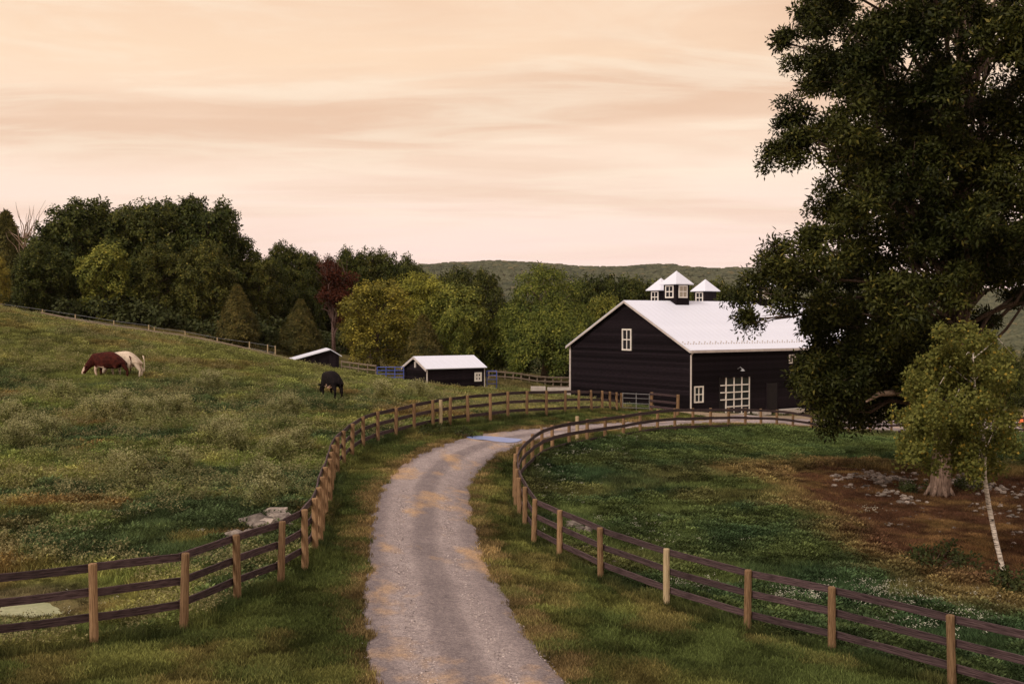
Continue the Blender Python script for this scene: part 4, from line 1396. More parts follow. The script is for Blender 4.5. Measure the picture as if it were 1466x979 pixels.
# (photo x, crown top y, distance, prototype, width factor, label, group)
WOOD = 'broadleaf trees of the dark wood behind the pasture'
TREES = [
    (-95, 322, 118, 'oakB', 1.0, 'dark oak at the far left edge, behind the low golden bush-like tree', WOOD), (-45, 326, 128, 'oakC', .9, 'second dark oak from the left edge, just under the leafless tree', WOOD), (8, 306, 140, 'cedA', .9, 'pointed dark evergreen at the left edge rising above the oaks', None),
    (60, 352, 112, 'oakA', .95, 'lower bushy dark tree in front of the oaks at the left edge', None), (-8, 368, 106, 'goldA', .8, 'brownish green tree at the left edge in front of the dark wood', None),
    (118, 288, 120, 'oakB', 1.02, 'tallest left oak crown of the dark wood, its top level with the second one', None), (92, 322, 134, 'oakA', .9, 'broad dark oak between the tallest left crown and the leafless tree', WOOD), (165, 296, 128, 'oakC', 1.05, 'dark oak crown directly right of the tallest left crown, above the white cow', WOOD),
    (208, 292, 122, 'oakA', .95, 'wide dark oak in the middle of the hillside wood between its two peaks', WOOD), (262, 286, 130, 'oakB', .92, 'tall loose topped oak crown at the highest right point of the dark wood', None), (300, 288, 121, 'oakC', .9, 'dark oak forming the right shoulder of the hillside wood above the cedar', WOOD),
    (150, 350, 113, 'midB', 1.0, 'lighter green leafy tree at the foot of the wood above the red cow', WOOD), (225, 352, 114, 'oakC', .9, 'dark low oak in the front row right of the lighter green tree', WOOD), (292, 350, 114, 'oakA', .8, 'small dark oak in the front row just left of the conical cedar', WOOD), (338, 336, 124, 'oakB', .85, 'dark oak on the falling skyline above the tip of the conical cedar', WOOD), (372, 366, 122, 'oakC', .85, 'last dark oak of the hillside wood where its skyline drops lowest', WOOD),
    (410, 352, 136, 'oakA', .7, 'dark oak behind the gap right of the hillside wood', WOOD), (440, 362, 138, 'oakB', .65, 'small dark oak directly left of the red leaved tree top', WOOD), (392, 378, 126, 'oakC', .75, 'dark oak filling the gap right of the conical cedar', WOOD), (468, 372, 142, 'oakC', .7, 'dark oak right behind the red leaved tree crown', WOOD), (502, 359, 140, 'oakB', .7, 'dark oak on the skyline above the golden tree, left of centre', WOOD),
    (535, 362, 144, 'oakA', .7, 'dark oak on the skyline above the golden tree, right of centre', WOOD), (572, 366, 142, 'oakC', .75, 'last tall dark oak before the distant hills begin', WOOD), (598, 386, 150, 'oakB', .6, 'small dark oak on the slope where wood meets distant hills', WOOD), (440, 412, 130, 'oakC', .9, 'dark oak behind the broad brownish cedar', WOOD), (545, 420, 138, 'oakB', .9, 'dark oak hidden behind the golden green tree', WOOD),
    (340, 410, 108, 'cedA', 1.0, 'conical cedar standing alone before the dark wood left of the low shed', None), (430, 430, 112, 'cedB', 1.0, 'broad brownish cedar behind the low run-in shed', None),
    (478, 368, 118, 'red', 1.0, 'thin tree with red leaves and bare purplish twigs', None), (540, 403, 106, 'goldA', 1.25, 'golden green tree on a pale trunk behind the blue corral panels', None),
    (606, 452, 104, 'cedA', 1.05, 'short brownish cedar behind the small black shed', None), (512, 430, 122, 'yelA', .62, 'small yellow green tree left of the golden one', None),
    (603, 393, 128, 'yelA', .95, 'rounded yellow green tree behind the small shed ridge', None), (655, 410, 122, 'midA', 1.1, 'mid green tree between the yellow green tree and the willow', None), (650, 440, 112, 'midB', .7, 'dark low tree behind the right end of the small shed', None),
    (655, 388, 165, 'oakA', .7, 'dark treetop peeping between the rounded yellow green tree and the willow', WOOD), (695, 390, 165, 'oakB', .7, 'dark treetop directly left of the willow crown', WOOD), (672, 404, 150, 'oakC', .7, 'dark lower tree behind the mid green tree left of the willow', WOOD),
    (780, 388, 124, 'willow', 1.0, 'broad mid green willow with drooping branches left of the barn', None),
    (850, 400, 146, 'oakA', .8, 'dark tree touching the right side of the willow', WOOD), (885, 397, 150, 'oakC', .8, 'dark tree above the left slope of the barn roof', WOOD), (915, 402, 148, 'oakB', .75, 'dark tree just left of the small rear cupola', WOOD), (868, 425, 134, 'midA', .7, 'mid green tree in front of the dark ones above the barn gable eave', WOOD), (950, 408, 152, 'midA', .9, 'mid green tree right behind the tallest cupola', WOOD),
    (990, 412, 156, 'oakA', .7, 'dark tree behind the right small cupola', WOOD), (1030, 405, 152, 'oakB', .8, 'dark tree between the right small cupola and the huge tree', WOOD), (1075, 412, 150, 'midB', .9, 'mid green tree seen just past the edge of the huge tree above the barn roof', WOOD), (1120, 415, 150, 'oakC', .8, 'dark tree behind the fourth cupola and the huge tree', WOOD), (1165, 425, 150, 'oakA', .7, 'dark tree behind the far end of the barn roof', WOOD),
    (1215, 440, 148, 'oakB', .7, 'dark tree behind the lower left lobe of the huge tree', WOOD), (1262, 452, 146, 'oakC', .7, 'dark tree beyond the right end of the barn', WOOD), (1305, 462, 140, 'oakA', .7, 'dark tree behind the huge trunk', WOOD), (1352, 470, 138, 'oakB', .65, 'dark tree right of the huge trunk behind the birch top', WOOD),
    (1395, 472, 122, 'oakC', .8, 'dark rounded tree behind the top of the birch', None), (1440, 498, 118, 'oakB', .7, 'dark low tree at the right edge behind the birch', None), (1500, 480, 125, 'oakA', .8, 'dark tree beyond the right frame edge behind the birch', WOOD), (1560, 470, 128, 'oakC', .8, 'farthest right dark tree beyond the frame edge', WOOD),
    (720, 450, 150, 'oakC', .8, 'dark tree behind the lower middle of the willow', WOOD), (830, 455, 140, 'oakA', .6, 'low dark tree between the willow and the barn gable', WOOD), (745, 430, 150, 'midB', .8, 'mid green tree in the shade left of the willow trunk', WOOD),
    (-150, 300, 122, 'oakA', 1.0, 'dark oak outside the left edge of the wood, next to the frame', WOOD), (-200, 310, 118, 'oakC', 1.0, 'dark oak outside the left frame edge, farthest along the wood', WOOD),
]


_TZ = {}


def topz(me):
    if me.name not in _TZ:
        v = np.empty(len(me.vertices) * 3, np.float32); me.vertices.foreach_get('co', v)
        _TZ[me.name] = float(np.percentile(v[2::3], 99.3))
    return _TZ[me.name]


def place_trees():
    r = random.Random(77)
    for i, (px, ty, d, key, wf_, label, group) in enumerate(TREES):
        cm, tm, Hh, W = PROTO[key]
        x = P(px, ty, d)[0]; z = Hs(x, d)
        h = P(px, ty, d)[2] - z
        s = h / topz(cm)
        nm = {'ced': 'cedar_tree', 'wil': 'willow_tree', 'red': 'red_leaved_tree', 'gol': 'golden_tree', 'yel': 'broadleaf_tree', 'mid': 'broadleaf_tree', 'oak': 'oak_tree'}[key[:3]]
        t = thing(nm, label, 'tree', (x, d, z - .1), r.uniform(0, 6.28), group)
        t.scale = (s * wf_ * .94, s * wf_ * .94, s)
        obj('trunk', tm, t); obj('crown', cm, t)


place_trees()


# dead, leafless tree at the far left
def bare_tree():
    r = random.Random(3)
    x = P(35, 310, 118)[0]; z = Hs(x, 118)
    t = thing('bare_tree', 'leafless pale tree with thin twigs between the evergreen and the oaks', 'tree', (x, 118, z))
    mb = MB(); mb.tube([(0, 0, -.3), (.2, 0, 5), (0, 0, 9)], [.2, .14, .08], 6)
    for k in range(22):
        a = r.uniform(0, 6.28); e = (math.cos(a) * r.uniform(.8, 2.4), math.sin(a) * 1.5, r.uniform(8.5, 12.2))
        lp = limb_path((0, 0, r.uniform(4, 8.5)), e, r, 4, .06)
        mb.tube(lp, [.07 * (1 - .85 * j / 4) for j in range(5)], 4)
    mb.build('trunk', M_PALEBARK, t)


bare_tree()


# low growth closing the foot of the wood
def undergrowth():
    rg = np.random.default_rng(8)
    bl = []
    for px in np.arange(-160, 620, 9.0):
        d = 111 + rg.uniform(-2, 8) + (6 if px > 380 else 0) + (10 if px > 500 else 0); x = (px - 733) / FOC * d
        R_ = rg.uniform(.9, 2.0)
        bl.append(((x, d, Hs(x, d) + R_ * .6), R_))
    for px in np.arange(620, 1580, 12.0):
        d = 138 + rg.uniform(-3, 6); x = (px - 733) / FOC * d; R_ = rg.uniform(1.0, 2.2)
        bl.append(((x, d, Hs(x, d) + R_ * .6), R_))
    obj('undergrowth', crown_mesh('undergrowth', bl, 26, T_OAK, L_SHRUB, rg), label='dark brush along the foot of the woods', cat='undergrowth', kind='stuff')


undergrowth()


# ------------------------------------------------------------------ the big tree
def big_tree():
    rg = np.random.default_rng(99); r = random.Random(99)
    D = 44.0
    b = P(1345, 706, D); bx, by, bz = b[0], b[1], Hs(b[0], b[1])
    lob = [(1175, 25, 52), (1160, 95, 40), (1122, 165, 38), (1106, 215, 30), (1150, 205, 38), (1200, 110, 55), (1215, 195, 52), (1180, 292, 38), (1238, 285, 52), (1165, 345, 30), (1105, 388, 42), (1072, 420, 30),
           (1078, 462, 20), (1135, 400, 38), (1185, 385, 45), (1122, 440, 24), (1160, 452, 26), (1200, 450, 42), (1232, 372, 50), (1185, 512, 38), (1182, 562, 36), (1225, 540, 48), (1216, 592, 26), (1265, 500, 48), (1268, 556, 34),
           (1282, 430, 52), (1305, 350, 60), (1295, 245, 62), (1275, 155, 60), (1262, 60, 66), (1345, 20, 72), (1352, 125, 66), (1362, 225, 70), (1368, 320, 66), (1350, 405, 48), (1315, 480, 42), (1338, 545, 38),
           (1432, 60, 72), (1442, 165, 70), (1452, 265, 66), (1440, 350, 46), (1455, 398, 32), (1400, 460, 22), (1520, 100, 80), (1530, 220, 80), (1535, 330, 66), (1600, 180, 76), (1590, 300, 62), (1600, 400, 50), (1530, 430, 36),
           (1205, -40, 66), (1290, -60, 76), (1380, -80, 80), (1470, -60, 80), (1550, -10, 74), (1400, -160, 66), (1310, -150, 62), (1490, -140, 60), (1240, 460, 40), (1290, 530, 40), (1405, 400, 30), (1175, 470, 34), (1160, 535, 30), (1200, 505, 44), (1245, 585, 34), (1190, 605, 20), (1245, 520, 46), (1300, 590, 28), (1300, 530, 44), (1220, 565, 40), (1180, 590, 24), (1130, 60, 20), (1440, 385, 38), (1412, 402, 32), (1464, 415, 24), (1420, 360, 40), (1150, 345, 26), (1215, 330, 46), (1140, 215, 34), (1230, 240, 46), (1330, 185, 60), (1410, 240, 60), (1320, 290, 55), (1400, 320, 50), (1240, 120, 55)]
    blobs = []
    for (px, py, rp) in lob:
        sx = abs(px - 1375) / 330.0
        half = 7.0 * math.sqrt(max(.04, 1 - sx * sx))
        if py > 430: half *= .45
        deps = [r.uniform(-1, 1) * half * .5] if rp < 42 else [-half * r.uniform(.35, .9), half * r.uniform(.3, .9)]
        for dd in deps:
            q = P(px + r.uniform(-6, 6), py + r.uniform(-6, 6), D + dd)
            blobs.append(((q[0] - bx, q[1] - by, q[2] - bz), rp / FOC * (D + dd) * .86))
    tmpl = spray_template(8, .21, .040, 1.2, .6, seed=12, outr=.12)
    # each blob is built of smaller twiggy clumps so that sky shows between them
    sub = []
    for c, R_ in blobs:
        inside = c[0] > -1.5
        k = max(6, int((15.0 if c[2] < 8 else 11.5) * R_ * R_))
        k = min(k, 58 if inside else 50)
        dirs = rand_dirs(k, rg)
        for q in dirs:
            f = r.uniform(.45, 1.0)
            sub.append(((c[0] + q[0] * R_ * f, c[1] + q[1] * R_ * f, c[2] + q[2] * R_ * f * .9), r.uniform(.20, .50)))
    t = thing('maple_tree', 'huge dark leafy tree on the stony bank in front of the barn', 'tree', (bx, by, bz))
    obj('crown', crown_mesh('crown', sub, 150, tmpl, L_BIG, rg, .75, .3, .7), t)
    path = [(0, 0, -.5), (.05, 0, .6), (.15, 0, 2.2)] + [tuple(Vector(P(px, py, D)) - Vector((bx, by, bz))) for px, py in ((1352, 600), (1362, 520), (1376, 450), (1382, 350), (1370, 230), (1375, 100), (1380, -40))]
    m = MB(); n_ = len(path); m.tube(path, [.42, .40, .38, .37, .37, .34, .30, .25, .18, .10], 14)
    for k in range(7):                                   # root flare
        a = k * .9 + .3; m.tube([(math.cos(a) * .28, math.sin(a) * .28, .5), (math.cos(a) * .42, math.sin(a) * .42, .16), (math.cos(a) * .62, math.sin(a) * .62, -.10)], [.07, .10, .04], 7)
    m.build('trunk', M_TRUNK, t, True)
    r2 = random.Random(98); m = MB()
    top, bot = path[-1][2], path[0][2]
    for i, (c, R_) in enumerate(blobs):
        zt = bot + (top - bot) * min(1, max(.22, ((c[2] - bot) / (top - bot)) * r2.uniform(.55, .8)))
        k = 0
        while k < n_ - 2 and path[k + 1][2] < zt: k += 1
        tt = min(1, max(0, (zt - path[k][2]) / (path[k + 1][2] - path[k][2])))
        lp = limb_path(Vector(path[k]).lerp(Vector(path[k + 1]), tt), c, r2, 6, .05)
        w = .12 * r2.uniform(.7, 1.15)
        m.tube(lp, [w * (1 - .82 * j / 6) for j in range(7)], 6)
        for q in range(4):
            e = Vector(c) + Vector(rand_dirs(1)[0]) * R_ * .85
            m.tube([lp[-2], lp[-2].lerp(e, .5) + Vector((0, 0, .1)), e], [w * .3, w * .2, w * .06], 4)
    m.build('limbs', M_BARK, t, True)
    # the pale bare limb reaching left low down
    m = MB()
    pts = [Vector(P(px, py, D - dz)) - Vector((bx, by, bz)) for px, py, dz in ((1352, 598, 0), (1325, 580, .8), (1300, 566, 1.4), (1280, 562, 1.8), (1258, 564, 2.2), (1240, 575, 2.5))]
    m.tube(pts, [.17, .15, .13, .12, .10, .04], 8)
    m.build('limb', M_PALEBARK, t, True)


big_tree()


def birch():
    rg = np.random.default_rng(55); r = random.Random(55)
    D = 31.0
    b = P(1441, 832, D); bx, by, bz = b[0], b[1], Hs(b[0], b[1])
    o = Vector((bx, by, bz))
    t = thing('birch_tree', 'slender leaning birch with white bark and yellowing leaves', 'tree', (bx, by, bz))
    tr = [(1442, 850, 0), (1436, 815, 0), (1425, 770, 0), (1415, 720, .1), (1409, 680, .1), (1410, 640, .2), (1400, 590, .2), (1396, 560, .1), (1394, 530, 0), (1393, 505, 0)]
    pts = [Vector(P(a, c, D + e)) - o for a, c, e in tr]
    m = MB(); m.tube(pts, [.075, .068, .066, .064, .06, .055, .045, .035, .022, .01], 9)
    for k in range(26):
        i = r.randrange(4, 9); s = pts[i].lerp(pts[min(i + 1, 9)], r.random())
        a = r.uniform(0, 6.28); L = r.uniform(.8, 1.7) * (1.15 - .1 * (i - 4))
        mid = s + Vector((math.cos(a) * L * .55, math.sin(a) * L * .5, L * .45)); e = s + Vector((math.cos(a) * L, math.sin(a) * L * .9, L * r.uniform(-.5, .35)))
        m.tube([s, mid, e], [.02, .013, .004], 5)
    m.build('trunk', M_BIRCH, t, True)
    lob = [(1358, 512, 26), (1394, 496, 18), (1340, 540, 38), (1385, 545, 42), (1425, 530, 32), (1330, 590, 40), (1375, 600, 46), (1420, 590, 34), (1314, 640, 28), (1366, 640, 32), (1400, 650, 34), (1432, 625, 20),
           (1312, 610, 26), (1390, 678, 20), (1415, 670, 20), (1410, 512, 22), (1318, 560, 24), (1375, 520, 34), (1442, 600, 14), (1352, 482, 12), (1300, 640, 12), (1296, 600, 14), (1415, 490, 14), (1440, 555, 16), (1330, 665, 14), (1300, 560, 12), (1446, 640, 12), (1376, 478, 10)]
    bl = []
    for px, py, rp in lob:
        for q in range(2 if rp > 30 else 1):
            p = Vector(P(px, py, D + r.uniform(-1, 1) * 1.3)) - o
            bl.append((tuple(p), rp / FOC * D * .95))
    sub = []
    for c, R_ in bl:
        for q in rand_dirs(max(4, int(21 * R_ * R_ + 3)), rg):
            f = r.uniform(.3, 1.05)
            sub.append(((c[0] + q[0] * R_ * f, c[1] + q[1] * R_ * f, c[2] + q[2] * R_ * f), r.uniform(.12, .24)))
    tm = spray_template(6, .10, .034, 1.3, .5, seed=14, outr=.09)
    obj('crown', crown_mesh('crown', sub, 430, tm, L_BIRCH, rg, 1.3, -.2, .8), t)


birch()


def shrub(name, label, px, py, d, w, h, lm, n=14, seed=0, leaf=.12, dens=120):
    rg = np.random.default_rng(seed); r = random.Random(seed)
    g = P(px, py, d); z = Hs(g[0], d)
    t = thing(name, label, 'shrub', (g[0], d, z))
    bl = [((r.uniform(-.5, .5) * w, r.uniform(-.4, .4) * w, r.uniform(.1, .8) * h), r.uniform(.16, .3) * min(w, h * 1.4)) for _ in range(n)]
    obj('foliage', crown_mesh('foliage', bl, dens, spray_template(6, leaf, leaf * .28, 1.2, seed=seed, outr=.08), lm, rg), t)
    m = MB()
    for c, R_ in bl: m.tube([(c[0] * .2, c[1] * .2, -.1), (c[0] * .7, c[1] * .7, c[2] * .6), c], [.02, .014, .006], 4)
    m.build('stems', M_BARK, t)


shrub('bush', 'dark green bush on the bank below the big tree', 1335, 800, 32.0, 2.4, .4, L_SHRUB, 16, 3)
shrub('bush', 'dark bush low at the right edge beneath the foot of the birch', 1455, 850, 29.0, 1.3, .8, L_SHRUB, 12, 4)
shrub('bush', 'low leafy weeds at the foot of the fence bend beside the puddle', 640, 618, 51.5, 2.6, .35, L_SHRUB, 10, 6)
shrub('bush', 'low green growth left of the foot of the big trunk', 1305, 702, 44.5, .9, .45, L_SHRUB, 9, 7)
shrub('bush', 'second bushy growth right of the big trunk under the birch', 1392, 690, 45.0, 1.2, .5, L_SHRUB, 9, 8)


# ------------------------------------------------------------------ far hills
def hills():
    xs = np.linspace(-1500, 2300, 150); ys = np.linspace(420, 3000, 110)
    X, Y = np.meshgrid(xs, ys); x, y = X.ravel(), Y.ravel()
    az = x / y
    # ridge height needed so that the skyline reads as in the photo (angles above the eye line)
    sky = np.interp(az, [-.5, -.1, -.02, .03, .08, .14, .20, .28, .36, .46, .6], [.040, .046, .051, .0485, .046, .0475, .043, .038, .030, .022, .02])
    ridge = -1 + sky * 1900 + (fbm(x / 240, y / 300, 5) - .5) * 14
    prof = sstep(700, 1900, y)
    z = -18 + (ridge + 18) * prof
    z += (fbm(x / 130, y / 130, 15) - .5) * 16 * sstep(500, 1300, y)
    # a nearer spur on the right
    spur = np.exp(-((az - .52) / .13) ** 2) * sstep(430, 780, y) * (1 - sstep(900, 1500, y)) * 22
    z += spur
    z = np.where(y < 520, np.minimum(z, -19), z)
    ny, nx = X.shape
    i = np.arange(ny * nx).reshape(ny, nx)
    F = np.stack([i[:-1, :-1], i[:-1, 1:], i[1:, 1:], i[1:, :-1]], -1).reshape(-1, 4)
    me = mesh('hills', np.c_[x, y, z], F, plain('hill_ground', (.035, .045, .022), (.075, .085, .04), .02, .95, 0), True)
    obj('hills', me, kind='structure')
    return x, y, z, X.shape, xs, ys


def scatter(name, label, cat, pts, rot, scl, col, tmesh, parent=None):
    """one mass of small plants: instances of tmesh on the points"""
    po = bpy.data.objects.new(name + '_sprig', tmesh)       # source shape, not in the scene itself
    me = bpy.data.meshes.new(name)
    n = len(pts)
    me.vertices.add(n); me.vertices.foreach_set('co', np.asarray(pts, np.float32).ravel())
    a = me.attributes.new('rotz', 'FLOAT', 'POINT'); a.data.foreach_set('value', np.asarray(rot, np.float32))
    a = me.attributes.new('size', 'FLOAT', 'POINT'); a.data.foreach_set('value', np.asarray(scl, np.float32))
    a = me.attributes.new('col', 'FLOAT_COLOR', 'POINT'); a.data.foreach_set('color', np.c_[col, np.ones(n)].astype(np.float32).ravel())
    o = obj(name, me, label=label, cat=cat, kind='stuff')
    ng = bpy.data.node_groups.new(name, 'GeometryNodeTree')
    ng.interface.new_socket('Geometry', in_out='INPUT', socket_type='NodeSocketGeometry')
    ng.interface.new_socket('Geometry', in_out='OUTPUT', socket_type='NodeSocketGeometry')
    gi, go = ng.nodes.new('NodeGroupInput'), ng.nodes.new('NodeGroupOutput')
    m2p = ng.nodes.new('GeometryNodeMeshToPoints')
    iop = ng.nodes.new('GeometryNodeInstanceOnPoints')
    oi = ng.nodes.new('GeometryNodeObjectInfo'); oi.inputs['Object'].default_value = po; oi.inputs['As Instance'].default_value = True
    na = ng.nodes.new('GeometryNodeInputNamedAttribute'); na.data_type = 'FLOAT'; na.inputs['Name'].default_value = 'rotz'
    ns = ng.nodes.new('GeometryNodeInputNamedAttribute'); ns.data_type = 'FLOAT'; ns.inputs['Name'].default_value = 'size'
    cx = ng.nodes.new('ShaderNodeCombineXYZ')
    l = ng.links
    l.new(gi.outputs[0], m2p.inputs['Mesh']); l.new(m2p.outputs[0], iop.inputs['Points'])
    l.new(oi.outputs['Geometry'], iop.inputs['Instance'])
    l.new(na.outputs['Attribute'], cx.inputs[2]); l.new(cx.outputs[0], iop.inputs['Rotation'])
    l.new(ns.outputs['Attribute'], iop.inputs['Scale'])
    l.new(iop.outputs[0], go.inputs[0])
    md = o.modifiers.new('scatter', 'NODES'); md.node_group = ng
    return o


def far_woods():
    x, y, z, sh, xs, ys = hills()
    rg = np.random.default_rng(4)
    n = 42000
    yy = 450 + (2250 - 450) * rg.random(n) ** .9
    az = rg.uniform(-.30, .66, n); xx = az * yy
    Z = z.reshape(sh)
    fi = np.clip((xx - xs[0]) / (xs[1] - xs[0]), 0, len(xs) - 1.001); fj = np.clip((yy - ys[0]) / (ys[1] - ys[0]), 0, len(ys) - 1.001)
    i, j = fi.astype(int), fj.astype(int); a, b = fi - i, fj - j
    zz = (Z[j, i] * (1 - a) + Z[j, i + 1] * a) * (1 - b) + (Z[j + 1, i] * (1 - a) + Z[j + 1, i + 1] * a) * b
    # a lumpy canopy ball
    bm_v = []
    import bmesh
    bm = bmesh.new(); bmesh.ops.create_icosphere(bm, subdivisions=2, radius=1.0)
    r = random.Random(2)
    for v in bm.verts: v.co *= r.uniform(.72, 1.22); v.co.z *= .85
    me = bpy.data.meshes.new('far_canopy'); bm.to_mesh(me); bm.free()
    me.materials.append(instcol_mat('far_canopy', .9, .1))
    t = rg.random(n); pat = fbm(xx / 90, yy / 90, 3)
    c = lerp3(np.tile(C3(.034, .040, .026), (n, 1)), C3(.090, .090, .052), np.clip(t * .6 + pat * .6 - .1, 0, 1))
    c = lerp3(c, C3(.13, .10, .05), (t > .95) * .5)
    scatter('hill_woods', 'unbroken woodland covering the distant hills', 'woodland', np.c_[xx, yy, zz + 2.5], rg.random(n) * 6.28, (3.2 + 3.4 * rg.random(n)) * np.interp(yy, [450, 2200], [.6, 1.25]), c, me)


far_woods()


# ------------------------------------------------------------------ grass and weeds
def blades(n, rad, h0, h1, w, lean=.5, seed=0, heads=0, headw=.02, mats=None, curl=.3):
    r = random.Random(seed)
    mb = MB()
    for i in range(n):
        a = r.uniform(0, 6.28); q = rad * math.sqrt(r.random())
        x, y = q * math.cos(a), q * math.sin(a)
        h = r.uniform(h0, h1); b = r.uniform(0, 6.28); l = lean * h * r.uniform(.2, 1)
        dx, dy = math.cos(b) * l, math.sin(b) * l
        s = r.uniform(0, 6.28); wx, wy = math.cos(s) * w / 2, math.sin(s) * w / 2
        mb.add([(x - wx, y - wy, -.03), (x + wx, y + wy, -.03), (x + dx * .4 + wx * .8, y + dy * .4 + wy * .8, h * .6), (x + dx * .4 - wx * .8, y + dy * .4 - wy * .8, h * .6), (x + dx, y + dy, h)],
               [(0, 1, 2, 3), (3, 2, 4)])
        if i < heads:
            for k in range(5):
                ca = r.uniform(0, 6.28); o = Vector((x + dx + math.cos(ca) * headw, y + dy + math.sin(ca) * headw, h + r.uniform(-1.5, .6) * headw))
                t1 = Vector((r.uniform(-1, 1), r.uniform(-1, 1), r.uniform(-.3, .3))) * headw; t2 = Vector((r.uniform(-1, 1), r.uniform(-1, 1), r.uniform(0, 1))) * headw
                mb.add([o - t1, o - t2, o + t1, o + t2], [(0, 1, 2, 3)], 1)
    me = mesh('tuft', mb.v, mb.f, mats or M_BLADE)
    if isinstance(mats, (list, tuple)): me.polygons.foreach_set('material_index', np.array(mb.m, dtype=np.int32))
    return me


def leafy(n, rad, h, leaf, seed=0, heads=0, hw=.03, mats=None):
    r = random.Random(seed); mb = MB()
    for i in range(n):
        a = r.uniform(0, 6.28); z = h * (r.random() ** .7); q = rad * (1 - .55 * z / h) * math.sqrt(r.random())
        p = Vector((q * math.cos(a), q * math.sin(a), z))
        d = Vector((math.cos(a) + r.uniform(-.7, .7), math.sin(a) + r.uniform(-.7, .7), r.uniform(.1, 1.1))).normalized() * leaf * r.uniform(.6, 1.2)
        s = d.cross(Vector((r.uniform(-1, 1), r.uniform(-1, 1), 1))).normalized() * leaf * .22
        mb.add([p, p + d * .5 - s, p + d, p + d * .5 + s], [(0, 1, 2, 3)])
    for i in range(heads):
        a = r.uniform(0, 6.28); q = rad * .8 * r.random(); o = Vector((q * math.cos(a), q * math.sin(a), h * r.uniform(.9, 1.2)))
        for k in range(4):
            t1 = Vector((r.uniform(-1, 1), r.uniform(-1, 1), r.uniform(-.4, .4))) * hw; t2 = Vector((r.uniform(-1, 1), r.uniform(-1, 1), r.uniform(0, 1))) * hw
            oo = o + Vector((r.uniform(-1, 1), r.uniform(-1, 1), r.uniform(-1, 1))) * hw
            mb.add([oo - t1, oo - t2, oo + t1, oo + t2], [(0, 1, 2, 3)], 1)
    me = mesh('weed', mb.v, mb.f, mats or M_BLADE)
    if isinstance(mats, (list, tuple)): me.polygons.foreach_set('material_index', np.array(mb.m, dtype=np.int32))
    return me


